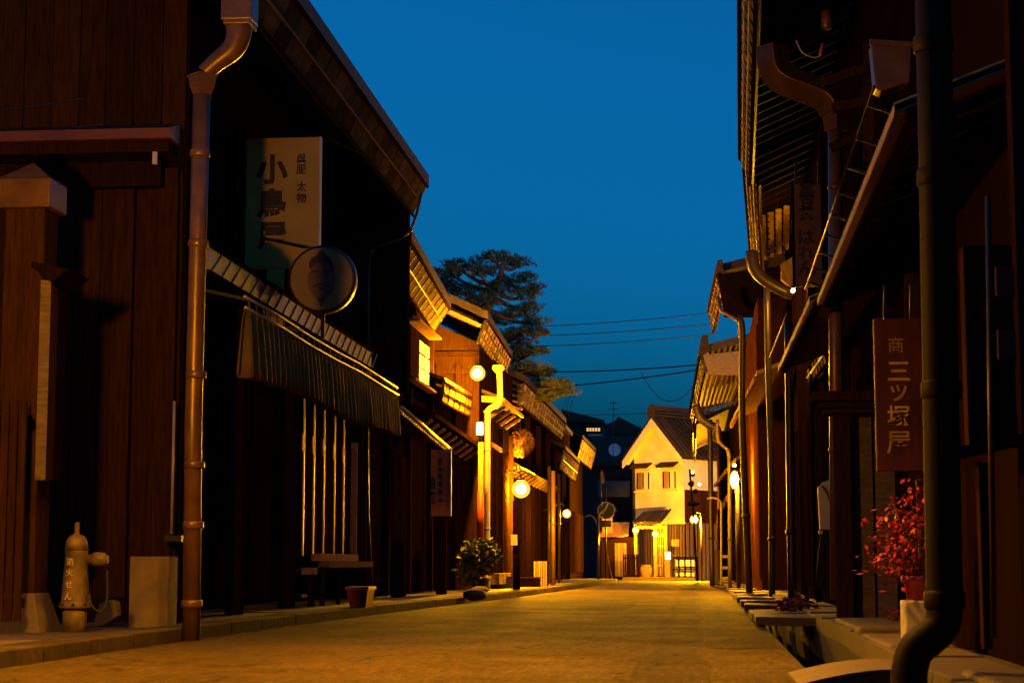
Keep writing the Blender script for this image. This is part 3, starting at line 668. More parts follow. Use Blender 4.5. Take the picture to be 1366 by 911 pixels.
for i in range(9): barpiece('bracket', 'wood_tan', p.lerp(q, i / 8) + V((-.3, 0, -.22)), p.lerp(q, i / 8) + V((-.05, 0, -.05)), .05, .05, h2)
for i in range(26): piece('lattice_slat', 'wood_dark', (-3.97, 35.0 + i * .22, 1.6), (.04, .05, 2.6), h3)
for yy in (36.0, 38.0, 40.2): piece('post', 'wood_dark', (-3.95, yy, 1.7), (.12, .14, 3.3), h3)
barpiece('rail', 'wood_tan', at(655, 592, Y=34.9), at(669, 601, Y=37.6), .04, .08, h3)
for i in range(3): piece('planter_board', 'wood_grey', (-3.9, 36.2 + i * .8, .28), (.3, .75, .22), h3)
dr = empty('pale_downpipe', at(650, 790, Y=34.2), 'pale thick downpipe with a double bend beside the wall lamp', 'drainpipe')
P = lambda a, b: at(a, b, Y=34.0)
MB().tube(smooth_path([P(666, 490), P(667, 515), P(667, 531), P(664, 540), P(656, 543.5), P(651, 549), P(650.5, 560), P(650, 680), P(650, 794)], 4), .056, 14).build('pipe', 'pipe_pale', dr)
MB().lathe([(.06, -.08), (.12, .0), (.12, .06)], P(665, 492), 12).build('hopper', 'pipe_pale', dr)
for yy in (600, 705): MB().lathe([(.062, -.02), (.068, 0), (.062, .02)], P(650, yy), 14).build('strap', 'pipe_pale', dr)
c = at(637, 498, Y=32.7)
lp = globe('wall_lamp', 'brightest round lamp, high on the boarded gable of the third left house', c, .125, 'lamp_wall', arm=[c + V((-.05, .3, .2)), c + V((-.1, 1.5, .1))])
lq = at(640, 572, Y=33.7); bl = empty('box_lantern', lq - V((0, 0, .12)), 'small upright lantern under the bright wall lamp', 'lantern')
MB().box(lq - V((.055, .055, .11)), lq + V((.055, .055, .11))).build('shade', 'lamp_box', bl, .015)
MB().box(lq + V((-.065, -.065, .112)), lq + V((.065, .065, .135))).build('cap', 'iron', bl)
MB().box(lq + V((-.065, -.065, -.135)), lq + V((.065, .065, -.112))).build('base', 'iron', bl)
MB().bar(lq + V((0, 0, -.13)), lq + V((.0, .5, -.5)), .03, .03).build('bracket', 'iron', bl)
up = empty('utility_post', at(641, 792, Y=33.4), 'slim wooden post with a red painted band beside the pale downpipe', 'post')
a, b = at(641, 792, Y=33.4), at(641, 590, Y=33.4)
MB().tube([(a.x, 33.4, .03), (a.x, 33.4, b.z)], .05, 12).build('pole', 'wood_tan', up)
a1, b1 = at(641, 722, Y=33.4), at(641, 656, Y=33.4); MB().tube([(a.x, 33.4, a1.z), (a.x, 33.4, b1.z)], .062, 14).build('red_band', 'banner_red', up)

# ================================================================== LEFT: SAKE SHOP
h4 = empty('sake_shop', (-6, 48, 0), 'fourth house on the left with long lit boarded eave above a cedar ball', 'house')
MB().box((-9, 41.1, -.1), (-4.35, 55, 4.9)).build('wall', 'wood_black', h4)
p, q = at(699, 511, Y=42.5), at(753, 565, Y=55)
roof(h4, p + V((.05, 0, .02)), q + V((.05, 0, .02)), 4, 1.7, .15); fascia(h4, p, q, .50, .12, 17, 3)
for i in range(5): barpiece('verge_batten', 'wood_tan', p + V((-.05, .0, -.05 - i * .14)), p + V((-.35, .3, .05 - i * .14)), .06, .05, h4)
for i in range(34): piece('lattice_slat', 'wood_dark', (-4.30, 42.2 + i * .36, 1.5), (.05, .08, 2.5), h4)
for yy in (41.4, 44.5, 48, 51.5, 54.8): piece('post', 'wood_dark', (-4.28, yy, 2.2), (.14, .16, 4.4), h4)
piece('door_panel', 'wood_tan', (-4.31, 43.2, 1.2), (.05, 1.2, 2.2), h4)
p, q = at(690, 640, Y=41.0), at(740, 640, Y=53)
m = MB().prism([(-3.93, 41.4, 2.75), (-3.93, 54.6, 2.72), (-4.34, 54.6, 2.92), (-4.34, 41.4, 2.95)], (0, 0, .07)); m.build('pent_roof', 'tile', h4)
MB().bar((-3.91, 41.4, 2.74), (-3.91, 54.6, 2.71), .04, .07).build('eave_board', 'wood_tan', h4)
for i in range(14): barpiece('bracket', 'wood_tan', (-4.2, 41.6 + i, 2.6), (-3.98, 41.6 + i, 2.74), .06, .06, h4)
# cedar ball
c = at(694, 591, Y=40.4); cb = empty('cedar_ball', c - V((0, 0, .34)), 'brown bristly cedar ball hanging above the round globe lamp', 'cedar ball')
m = MB().ball(c, .27, 22, 14, jit=.04)
for i in range(900):
    d = V((random.gauss(0, 1), random.gauss(0, 1), random.gauss(0, 1))).normalized(); e = d.cross(V((random.random(), random.random(), 1))).normalized() * .02
    m.add([c + d * .25 - e, c + d * .25 + e, c + d * random.uniform(.31, .36)], [(0, 1, 2)])
m.build('ball', 'cedar', cb); MB().bar(c + V((0, 0, .27)), c + V((0, 0, .9)), .02, .02).build('rope', 'wire', cb)
c = at(695, 652, Y=39.4); globe('globe_lamp', 'large round globe lamp hanging below the cedar ball', c, .175, 'lamp_globe', arm=[c + V((-.05, .1, .35)), c + V((-.4, .4, .42))])
q = at(703, 630, Y=39.6); m = MB().prism([(q.x - .15, q.y + .1, q.z + .10), (q.x + .15, q.y + .1, q.z - .04), (q.x + .15, q.y + .5, q.z - .04), (q.x - .15, q.y + .5, q.z + .10)], (0, 0, .03)); tag(m.build('lamp_hood', 'wood_tan'), 'small sloping wooden hood directly above the globe lamp', 'hood')
# posts, boxes and pipes along the sake shop
for px, y1, y0, yy, r, mt, lb in ((689, 792, 668, 35.2, .07, 'wood_black', 'thick black post below the globe lamp, at the kerb'), (733, 786, 622, 44.0, .045, 'pipe_dark', 'dark rain pipe left of the hanging side lamp'), (738.5, 788, 628, 42, .05, 'copper', 'brown rain pipe in front of the sake shop corner'), (746, 784, 632, 47, .04, 'pipe_dark', 'thin rain pipe nearest the hanging side lamp')):
    a, b = at(px, y1, Y=yy), at(px, y0, Y=yy); t = empty('rain_pipe' if mt != 'wood_black' else 'black_post', a, lb, 'drainpipe' if mt != 'wood_black' else 'post')
    MB().tube([(a.x, yy, gz(yy)), (a.x, yy, b.z)], r, 12).build('pipe' if mt != 'wood_black' else 'shaft', mt, t)
    MB().lathe([(r * 1.05, -.03), (r * 1.3, 0), (r * 1.05, .03)], (a.x, yy, b.z * .55), 12).build('strap', mt, t)
q = at(686, 720, Y=35.05); tag(MB().box((q.x - .06, 35.02, q.z - .1), (q.x + .06, 35.06, q.z + .1)).build('notice_plate', 'white_panel'), 'small pale notice plate fixed to the thick black post', 'notice')
q = at(721, 787, Y=40.5); bx = empty('slatted_box', q, 'tall slatted wooden box standing by the sake shop front', 'box')
hh = at(721, 748, Y=40.5).z
MB().box((q.x - .15, 40.5, .06), (q.x + .15, 40.85, hh)).build('body', 'wood_dark', bx)
for i in range(6): piece('slat', 'wood_grey', (q.x - .125 + i * .05, 40.485, hh / 2 + .03), (.032, .025, hh - .08), bx)
for px, w_, h_, yy, lb, mt in ((668, .55, .24, 37.2, 'long low wooden planter box beside the pale downpipe', 'wood_grey'), (703, .5, .2, 39.6, 'low bench-like box beneath the globe lamp', 'wood_dark')):
    q = at(px, 788, Y=yy); t = empty('low_box', (q.x, yy, .06), lb, 'box')
    MB().box((q.x - w_ / 2, yy, .06), (q.x + w_ / 2, yy + .35, .06 + h_)).build('body', mt, t, .01); MB().box((q.x - w_ / 2 - .02, yy - .02, .062 + h_), (q.x + w_ / 2 + .02, yy + .37, .09 + h_)).build('rim', mt, t)
q = at(638, 792, Y=31.5)
for i, (px, py, s_) in enumerate(((641, 790, .13), (633, 797, .16))):
    q = at(px, py, Z=.08); tag(MB().ball(q + V((0, 0, s_ * .3)), s_, 10, 6, (1.2, .8, .55), .12).build('rounded_stone', 'stone_pale'), ['smaller rounded stone at the foot of the shrub', 'larger rounded stone in front of the shrub'][i], 'stone')
c = at(756, 685, Y=47.5); globe('side_lamp', 'small round lamp on a curled bracket left of the street end', c, .10, 'lamp_small', arm=[c + V((-.15, .1, .28)), c + V((-.4, .2, .16)), c + V((-.65, .3, .1))])

# ================================================================== LEFT: FAR HOUSES
h5 = empty('narrow_house', (-6, 62, -.1), 'narrow dark house with a short lit boarded eave before the street end', 'house')
MB().box((-9.5, 56, -.2), (-4.7, 70, 5.6)).build('wall', 'wood_black', h5)
p, q = at(753, 600, Y=58), at(772, 619, Y=64.5); fascia(h5, p, q, .62, .15, 8, 2); roof(h5, p + V((.04, 0, .02)), q + V((.04, 0, .02)), 1.3, .6, .12)
for i in range(20): piece('lattice_slat', 'wood_dark', (-4.66, 56.5 + i * .65, 1.4), (.05, .12, 2.4), h5)
for yy in (57, 61, 65, 69): piece('post', 'wood_dark', (-4.64, yy, 2), (.14, .16, 4.2), h5)
p, q = at(750, 566, Y=57), at(764, 582, Y=63); roof(h5, p, q, 3, 1.2, .14)
h6 = empty('corner_house', (-6, 75, -.15), 'dark house at the left street corner with a tilted boarded eave', 'house')
MB().box((-9.8, 70.5, -.2), (-4.75, 80, 5.6)).build('wall', 'wood_black', h6)
p, q = at(776, 585, Y=72), at(794, 603, Y=80); fascia(h6, p, q, .75, .2, 8, 2, 'wood_grey'); roof(h6, p + V((.04, 0, .02)), q + V((.04, 0, .02)), 2.2, 1.0, .14)
for i in range(14): piece('lattice_slat', 'wood_dark', (-4.71, 71 + i * .65, 1.4), (.05, .12, 2.4), h6)
# roofs and houses beyond the junction
fh = empty('lit_attic_house', (-5, 112, -.2), 'distant house above the roofs with a row of lit attic panes', 'house')
P = lambda a, b: at(a, b, Y=112)
a, b = P(756, 590), P(803, 562); MB().box((a.x, 112, -.2), (b.x, 116, b.z)).build('wall', 'far_wall', fh)
a, b = P(750, 563), P(806, 559); MB().prism([(a.x, 111.5, a.z), (b.x, 111.5, a.z - .1), (b.x, 111.5, a.z + .08), (a.x, 111.5, a.z + .75)], (0, 5, 0)).build('roof', 'tile', fh)
wn = MB().box((P(782, 575).x, 111.93, P(782, 577).z), (P(801, 570).x, 111.99, P(801, 569).z)).build('window', 'wood_dark', fh)
for i in range(5):
    c = P(784 + i * 3.8, 573); piece('pane', 'window_far', (c.x, 111.92, c.z), (.12, .03, .2), wn)
a, b = P(785, 586), P(803, 579); MB().box((a.x, 111.9, a.z), (b.x, 111.99, b.z)).build('balcony_panel', 'white_panel', fh)
bh = empty('dark_roofed_house', (-3.5, 104, -.2), 'big dark house behind the street end with satellite dish on its roof', 'house')
P = lambda a, b: at(a, b, Y=104)
a, b = P(798, 760), P(848, 618); MB().box((a.x - 6, 104, -.4), (b.x + 3, 110, b.z)).build('wall', 'far_wall', bh)
a, b = P(800, 606), P(850, 622); MB().prism([(a.x - 6, 103.4, b.z), (b.x + 3, 103.4, b.z), (b.x + 3, 106.5, b.z + 1.7), (a.x - 6, 106.5, b.z + 1.7)], (0, 0, .2)).build('roof', 'tile', bh)
for i in range(6):
    c = P(806 + i * 7, 690); piece('wall_board', 'wood_red', (c.x, 103.97, c.z), (.25, .04, 4.6), bh)
for px in (806, 818, 832): c = P(px, 652); piece('window', 'glass_dark', (c.x, 103.95, c.z), (.7, .05, .9), bh)
mh = empty('pale_gabled_house', (-3, 120, -.2), 'bluish pale-walled house barely seen behind the satellite dish', 'house')
P = lambda a, b: at(a, b, Y=120); a, b = P(822, 600), P(850, 575); MB().box((a.x, 120, -.3), (b.x + 2, 124, b.z - .1)).build('wall', 'plaster_grey', mh)
a, b = P(815, 578), P(860, 560); MB().prism([(a.x, 119.6, a.z), (b.x, 119.6, a.z - .3), (b.x, 119.6, a.z + .2), ((a.x + b.x) / 2 - .6, 119.6, b.z + .2), (a.x - .1, 119.6, a.z + .3)], (0, 5, 0)).build('roof', 'tile', mh)
P = lambda a, b: at(a, b, Y=101)
dh = empty('satellite_dish', P(820, 606), 'small pale satellite dish on the dark roof left of the kura', 'satellite dish'); c = P(820, 600)
MB().lathe([(.05, .1), (.28, .02), (.34, -.06), (.33, -.03), (.26, .05), (.04, .14)], c, 20, 'Y').build('bowl', 'dish', dh); MB().bar(c + V((0, .1, 0)), c + V((.1, 2.5, -.5)), .05, .05).build('mast', 'iron', dh)
an = empty('antenna_mast', P(818, 610), 'thin television antenna mast standing on the dark roof', 'antenna'); a, b = P(818, 612), P(818, 535)
MB().bar(a, b, .04, .04).build('mast', 'iron', an)
for zz, w_ in ((.1, .22), (.45, .3), (.8, .2)): MB().bar(b + V((-w_, 0, -zz)), b + V((w_, 0, -zz)), .03, .03).build('element', 'iron', an)
ft = at(812, 556, Y=130)
# hill behind
m = MB(); vs = []; N = 40
for i in range(N + 1):
    x = -160 + 260 * i / N; h = 12 + 26 * math.exp(-((x + 14) / 30) ** 2) + 3 * math.sin(x * .11) + 2 * math.sin(x * .31 + 1)
    vs += [(x, 420, -2), (x, 430, h * .92), (x, 520, h), (x, 620, -2)]
fs = [(i * 4 + j, i * 4 + 4 + j, i * 4 + 5 + j, i * 4 + 1 + j) for i in range(N) for j in range(3)]
m.add(vs, fs, True); tag(m.build('hills', 'hill'), kind='structure')

# ================================================================== THE KURA AT THE END OF THE STREET
KY = 86.0
KB = at(914, 771, Y=KY); KB.z = -.2
ang = R(38)                                       # gable end turned away from the street axis
gd = V((-math.cos(ang), math.sin(ang), 0)); ln = V((math.sin(ang), math.cos(ang), 0))   # along the gable / along the ridge
KW, KL, EZ, AZ, WB = 3.0, 7.0, 5.55, 7.15, 2.42
ku = empty('kura_storehouse', KB, 'white plastered storehouse with tiled gable roof closing the end of the street', 'house')
def K(a, b, z): return KB + gd * a + ln * b + V((0, 0, z - KB.z))
pw = MB().prism([K(0, 0, WB), K(KW, 0, WB), K(KW, 0, EZ), K(KW / 2, 0, AZ), K(0, 0, EZ)], ln * KL).build('plaster_wall', 'plaster', ku)
bw = MB().prism([K(.05, .05, -.3), K(KW - .05, .05, -.3), K(KW - .05, .05, WB - .004), K(.05, .05, WB - .004)], ln * (KL - .1)).build('base_wall', 'wood_dark', ku)
kax = (gd, ln, V((0, 0, 1)))
for i in range(19):
    c = K(.08 + i * .158, .02, 1.1); piece('slat', 'wood_grey', c, (.09, .05, 2.6), bw, kax)
for i in range(14):
    c = K(.02, .25 + i * .3, 1.1); piece('slat', 'wood_grey', c, (.05, .16, 2.6), bw, kax)
for i in range(10):
    c = K(-.012, .2 + i * .4, (WB + 3.95) / 2); piece('side_board', 'wood_red', c, (.024, .38, 3.95 - WB), pw, kax)
MB().prism([K(-.06, -.06, WB - .05), K(KW + .06, -.06, WB - .05), K(KW + .06, -.06, WB + .05), K(-.06, -.06, WB + .05)], ln * .05).build('string_course', 'plaster', ku)
# roof: two slopes with round cover tiles
OV, OE = .50, .30
sl = (AZ - EZ) / (KW / 2)
for sgn in (-1, 1):
    def S(t, b, dz=0): return K(KW / 2 - sgn * t, b, AZ + .1 - sl * t + dz)      # t metres from the ridge, sgn=1 the street side
    T = KW / 2 + OE
    rf = MB().prism([S(0, -OV), S(T, -OV), S(T, KL + .4), S(0, KL + .4)], (0, 0, .12)).build('roof_slope', 'tile', ku)
    d = (S(1, 0) - S(0, 0)).normalized()
    for i in range(25):
        b = -OV + .12 + i * .31
        a_, b_ = S(.05, b, .15), S(T + .02, b, .15)
        barpiece('tile_row', 'tile', a_, b_, .15, .15, rf)
    if sgn == 1:
        for i in range(25): piece('eave_tile', 'tile', S(T + .02, -OV + .28 + i * .31, .10), (.05, .2, .07), rf, kax)
    vb = MB().prism([S(0, -OV - .03, -.30), S(T, -OV - .03, -.30), S(T, -OV - .03, .03), S(0, -OV - .03, .06)], ln * .09).build('verge_board', 'plaster', ku)
    MB().prism([S(0, -OV + .06, -.12), S(T, -OV + .06, -.12), S(T, .0, -.12), S(0, .0, -.12)], (0, 0, .10)).build('verge_soffit', 'plaster', ku)
for j, (w_, z_) in enumerate(((.46, .30), (.38, .45), (.32, .60), (.24, .74))):
    MB().bar(K(KW / 2, -OV - .05 + .05 * j, AZ + z_), K(KW / 2, KL + .4, AZ + z_), w_, .11).build('ridge_course', 'tile', ku)
MB().prism([K(KW / 2 - .2, -OV - .12, AZ + .2), K(KW / 2 + .2, -OV - .12, AZ + .2), K(KW / 2 + .16, -OV - .12, AZ + .7), K(KW / 2, -OV - .12, AZ + .8), K(KW / 2 - .16, -OV - .12, AZ + .7)], ln * .1).build('ridge_end_tile', 'tile', ku)
# windows with tiled hoods
for a0 in (.42, 2.0):
    hd = MB().prism([K(a0 - .1, -.42, 4.98), K(a0 + .95, -.42, 4.98), K(a0 + .95, 0, 5.2), K(a0 - .1, 0, 5.2)], (0, 0, .07)).build('window_hood', 'tile', ku)
    wn = MB().prism([K(a0, -.06, 3.95), K(a0 + .85, -.06, 3.95), K(a0 + .85, -.06, 4.93), K(a0, -.06, 4.93)], ln * .055).build('window', 'plaster', ku)
    for t in (.06, .40, .76): piece('slot', 'glass_dark', K(a0 + t, -.062, 4.42), (.075, .03, .78), wn, kax)
    piece('shutter', 'wood_tan', K(a0 + .58, -.075, 4.42), (.22, .04, .8), wn, kax)
    MB().prism([K(a0 - .05, -.16, 3.88), K(a0 + .9, -.16, 3.88), K(a0 + .9, -.16, 3.95), K(a0 - .05, -.16, 3.95)], ln * .155).build('window_sill', 'plaster', ku)
MB().prism([K(KW - .1, -.05, -.2), K(KW + .0, -.05, -.2), K(KW + .0, -.05, EZ - .3), K(KW - .1, -.05, EZ - .3)], ln * -.08).build('corner_pipe', 'pipe_dark', ku)
# little gate with tiled roof in front of the kura
GYk = 83.6; P = lambda a, b: at(a, b, Y=GYk)
gt = empty('gate', P(875, 771), 'small roofed wooden gate with hanging lamps before the kura', 'gate')
g0 = gz(GYk)
for px in (848, 874, 888): c = P(px, 740); MB().box((c.x - .07, GYk, g0), (c.x + .07, GYk + .14, P(px, 699).z)).build('post', 'wood_tan', gt)
a, b = P(845, 700), P(896, 700)
grf = MB().prism([(a.x, GYk - .5, a.z), (b.x - .5, GYk - .5, a.z + .05), (b.x - .05, GYk + .5, a.z + .62), (a.x + .5, GYk + .5, a.z + .5)], (0, 0, .09)).build('roof', 'tile', gt)
for i in range(8):
    t = i / 7; u0 = V((a.x, GYk - .5, a.z + .1)).lerp(V((b.x - .5, GYk - .5, a.z + .15)), t); u1 = V((a.x + .5, GYk + .5, a.z + .6)).lerp(V((b.x - .05, GYk + .5, a.z + .72)), t)
    barpiece('tile_row', 'tile', u0, u1, .08, .05, grf)
MB().bar(P(848, 703), P(890, 703), .1, .14).build('lintel', 'wood_tan', gt)
MB().bar(P(874, 703), P(896, 690), .07, .08).build('brace', 'wood_tan', gt)
for i in range(6): c = P(874 + i * 2.4, 735); piece('lattice_bar', 'wood_tan', (c.x, GYk + .05, (g0 + c.z) / 2 + .6), (.03, .03, 2.1), gt)
for py in (715, 728, 741, 754): c = P(880, py); piece('lattice_bar', 'wood_tan', (c.x, GYk + .03, c.z), (.5, .03, .045), gt)
for px, lb, r_ in ((848, 'round lamp at the left corner of the little gate', .14), (874, 'round lamp in the middle under the little gate roof', .13)):
    c = at(px, 707 if px == 848 else 712, Y=83.0); globe('gate_lamp', lb, c, r_, 'lamp_gate', 'lamps hung on the gate', arm=[c + V((0, .1, .25)), c + V((0, .5, .3))])
c = at(891, 741, Y=82.8); t = empty('standing_lantern', (c.x, 82.8, gz(83)), 'square lit paper lantern on a pale post beside the gate', 'lantern')
MB().box(c - V((.11, .11, .15)), c + V((.11, .11, .15))).build('shade', 'lamp_box', t, .02); MB().box(c + V((-.13, -.13, .152)), c + V((.13, .13, .19))).build('cap', 'wood_tan', t)
MB().box((c.x - .13, 82.68, gz(83)), (c.x + .13, 82.92, c.z - .152)).build('pedestal', 'wood_tan', t)
c = at(926, 693, Y=74.0); t = globe('street_end_lamp', 'bright round lamp on a slim dark pole right of the kura', c, .16, 'lamp_kura')
MB().tube([(c.x + .28, 74.05, gz(74)), (c.x + .28, 74.05, c.z + .3)], .04, 8).build('pole', 'iron', t); MB().tube([(c.x + .28, 74.05, c.z + .26), (c.x + .1, 74.03, c.z + .3), (c.x, 74, c.z + .16)], .022, 8).build('arm', 'iron', t)
c = at(901, 724, Y=83.2); tag(MB().box((c.x - .17, 83.2, c.z - .16), (c.x + .17, 83.25, c.z + .16)).build('notice_board', 'wood_tan', bevel=.02), 'small square wooden notice board right of the gate', 'notice board')
# fences in front
def fence(px0, px1, top, Y, n, label, rails, mat, panel=None):
    a, b = at(px0, 770, Y=Y), at(px1, 770, Y=Y); zt = at(px0, top, Y=Y).z; t = empty('fence', ((a.x + b.x) / 2, Y, gz(Y)), label, 'fence')
    for i in range(n): piece('picket', mat, (a.x + (b.x - a.x) * i / (n - 1), Y, (zt + gz(Y)) / 2), (.06, .05, zt - gz(Y)), t)
    for z_ in rails: barpiece('rail', mat, (a.x, Y + .04, gz(Y) + (zt - gz(Y)) * z_), (b.x, Y + .04, gz(Y) + (zt - gz(Y)) * z_), .04, .07, t)
    return t
fence(832, 852, 739, 82.2, 9, 'dark picket fence left of the little gate', (.15, .85), 'wood_black')
fence(898, 930, 742, 81.8, 5, 'open railing fence with pale sign strips right of the gate', (.45, .95), 'wood_black')
q = at(914, 754, Y=82.2)
for i, (dz, cols) in enumerate(((0.14, 3), (-.30, 2))):
    tag(MB().box((q.x - .42, 82.2, q.z + dz - .17), (q.x + .40, 82.24, q.z + dz + .17)).build('sign_strip', 'white_panel', bevel=.01), ['upper pale sign strip behind the railing fence', 'lower pale sign strip behind the railing fence'][i], 'sign')
c = at(862, 762, Y=82.6); tag(MB().lathe([(.14, -.3), (.24, -.2), (.27, 0), (.25, .18), (.2, .24), (.23, .28), (.2, .29), (.17, .2)], c, 20).build('water_jar', 'wood_tan'), 'squat round pale jar standing between fence and gate', 'jar')
a, b = at(822, 778, Z=-.19), at(926, 778, Z=-.19)
pd = MB().box((at(830, 774, Y=81).x, 81.2, -.5), (at(927, 774, Y=81).x, 86, gz(82) + .13)).build('step', 'stone_pale'); tag(pd, kind='structure')
# corner sign post, flag, prop
t = empty('round_road_sign', at(808, 782, Y=70), 'round road sign and plate on a propped pole at the left corner', 'road sign'); P = lambda a, b: at(a, b, Y=70)
MB().tube([P(808, 782), P(808, 650)], .03, 8).build('pole', 'iron', t)
MB().lathe([(.30, 0), (.30, .03)], P(808.5, 681) - V((0, .06, 0)), 24, 'Y').build('disc', 'iron', t); MB().lathe([(.33, 0), (.33, .02), (.30, .02)], P(808.5, 681) - V((0, .04, 0)), 24, 'Y').build('rim', 'white_panel', t)
MB().box(P(801, 703) - V((0, .05, 0)), P(816, 694)).build('plate', 'pipe_dark', t); MB().bar(P(809, 735), P(819, 783), .04, .04).build('prop', 'wood_tan', t)
t = empty('pennant', at(803, 700, Y=69), 'small yellow pennant on a thin staff above the road sign', 'flag'); P = lambda a, b: at(a, b, Y=69)
MB().bar(P(804, 690), P(801, 634), .025, .025).build('staff', 'iron', t); MB().prism([P(801, 630), P(803.5, 626), P(807, 640), P(804, 645), P(801, 641)], (0, .02, 0)).build('cloth', 'wood_tan', t)
t = empty('corner_pole', at(798, 782, Y=66), 'slim lit pole with curled ironwork at the left street corner', 'pole'); P = lambda a, b: at(a, b, Y=66)
MB().tube([P(798, 782), P(797.5, 690)], .045, 10).build('pole', 'copper', t); MB().tube(smooth_path([P(797, 695), P(801, 684), P(807, 679), P(812, 671), P(818, 674), P(822, 682)]), .022, 6).build('scroll', 'pipe_pale', t); MB().tube(smooth_path([P(797, 700), P(792, 690), P(786, 687), P(780, 690)]), .02, 6).build('scroll', 'pipe_pale', t)
t = empty('shed', at(822, 772, Y=84), 'low dark shed with pale lean-to roof behind the road sign', 'shed'); P = lambda a, b: at(a, b, Y=84)
a, b = P(802, 771), P(846, 716); MB().box((a.x, 84, gz(84)), (b.x, 86, b.z)).build('wall', 'wood_dark', t)
MB().prism([P(798, 722), P(838, 715), P(838, 712) + V((0, 1.6, .5)), P(803, 712) + V((0, 1.6, .5))], (0, 0, .06)).build('roof', 'wood_tan', t)
for i in range(4): c = P(822 + i * 4, 745); piece('door_board', 'wood_grey', (c.x, 83.97, c.z - .05), (.12, .04, 1.5), t)
c = P(810, 700); MB().box((c.x - .25, 84.6, c.z - .5), (c.x + .2, 84.7, c.z + .6)).build('lit_panel', 'wood_tan', t)

# ================================================================== RIGHT: NEAR HOUSES
WR = 1.78
r1 = empty('near_right_house', (3.5, 15, 0), 'near right dark wooden house with corrugated pent roof above the gilt plaque', 'house')
MB().box((WR, 9.2, 0), (WR + 5, 22.4, 6.6)).build('wall', 'wood_black', r1)
rw = [c for c in r1.children if c.name.startswith('wall')][0]
def corrug(p, q, back, rise, name, mat, amp=.018, per=.085, th=.045):
    p, q = V(p), V(q); L = (q - p).length; n = int(L / per * 6); m = MB(); vs = []
    sx = -1 if p.x < 0 else 1
    for i in range(n + 1):
        t = i / n; c = p.lerp(q, t); dz = amp * math.sin(2 * math.pi * t * L / per)
        for b in (0, back): vs += [c + V((sx * b, 0, rise * b / back + dz)), c + V((sx * b, 0, rise * b / back + dz - th))]
    fs = []
    for i in range(n):
        a, b = i * 4, i * 4 + 4
        fs += [(a, b, b + 2, a + 2), (a + 1, a + 3, b + 3, b + 1), (a, a + 1, b + 1, b)]
    m.add(vs, fs, False); return m.build(name, mat, r1)
p, q = at(1193, 140, Y=9.5), at(1090, 400, Y=16.5); corrug(p, q, .74, .28, 'pent_roof', 'sheet_rust')
MB().bar(p + V((.10, 0, -.045)), q + V((.10, 0, -.045)), .08, .05).build('eave_board', 'wood_dark', r1)
for i in range(14): c = p.lerp(q, (i + .5) / 14); barpiece('rafter', 'wood_black', c + V((.12, 0, -.06)), c + V((.72, 0, .17)), .05, .06, r1)
MB().tube([p + V((-.10, 0, .10)), q + V((-.10, 0, .10))], .008, 6).build('gutter_wire', 'iron', r1)
for i in range(9): c = p.lerp(q, (i + .5) / 9); barpiece('gutter_hook', 'iron', c + V((-.1, 0, .1)), c + V((.1, 0, .03)), .012, .02, r1)
p, q = at(1080, 397, Y=16.7), at(1038, 490, Y=22.2); corrug(p, q, .7, .26, 'pent_roof', 'sheet_rust')
MB().bar(p + V((.08, 0, -.045)), q + V((.08, 0, -.045)), .06, .05).build('eave_board', 'wood_dark', r1)
MB().tube([p + V((-.1, 0, .12)), q + V((-.1, 0, .12))], .007, 6).build('gutter_wire', 'iron', r1)
# upper eave
p, q = at(990, 4, Y=17.5), at(989, 212, Y=25.6)
p0 = p + (p - q) * .35
roof(r1, p0 + V((-.05, 0, .03)), q + V((-.05, 0, .03)), 4.5, 2.0, .15); fascia(r1, p0, q, .36, .14, 26, 3)
for i in range(22): c = p0.lerp(q, (i + .5) / 22); barpiece('rafter', 'wood_black', c + V((.1, 0, -.05)), c + V((1.25, 0, .46)), .06, .07, r1)
# beams and braces above the pent roof
for px0, py0, px1, py1, Y in ((1158, 60, 1158, 215, 15.5), (1095, 112, 1160, 90, 15.4), (1110, 145, 1160, 135, 16.2), (1108, 198, 1163, 172, 16.8), (1112, 240, 1150, 218, 17.6)):
    a, b = at(px0, py0, Y=Y), at(px1, py1, Y=Y); MB().bar(a, b, .08, .09 if px0 == px1 else .07, (0, 1, 0)).build('brace', 'wood_stain', r1)
for yy in (9.6, 12.4, 14.6, 17.2, 19.6, 22.2): piece('post', 'wood_stain', (WR - .04, yy, 1.45), (.12, .14, 2.8), rw)
for i in range(15): piece('wall_board', 'wood_stain', (WR - .012, 12.6 + i * .125, 1.1), (.025, .115, 1.9), rw)
for i in range(24): piece('lattice_slat', 'wood_black', (WR - .04, 17.4 + i * .2, 1.5), (.05, .06, 2.0), rw)
# copper offset downpipe of the upper eave
dn = empty('offset_downpipe', at(1116, 500, Y=17.6), 'brown box-section offset downpipe bending back under the right eave', 'drainpipe')
P = lambda a, b: at(a, b, Y=17.3)
m = MB(); path = [P(1030, 62), P(1034, 92), P(1050, 108), P(1100, 128), P(1114, 148)]
m.tube(smooth_path(path, 4), .16, 4); m.sm = [False] * len(m.sm)
m.build('offset_box', 'copper', dn, .01)
MB().lathe([(.11, -.12), (.14, .1), (.16, .12)], P(1115, 158), 4, smooth=False).build('hopper', 'copper', dn)
MB().tube([P(1114, 165), P(1117, 800)], .068, 14).build('pipe', 'copper', dn)
for yy in (250, 380, 600): MB().lathe([(.07, -.025), (.082, 0), (.07, .025)], P(1114.5 + (yy - 165) * .004, yy), 14).build('strap', 'copper', dn)
hh = empty('rain_hopper', at(1190, 122, Y=13.4), 'open copper rain hopper box above the near pent roof', 'hopper'); P = lambda a, b: at(a, b, Y=13.4)
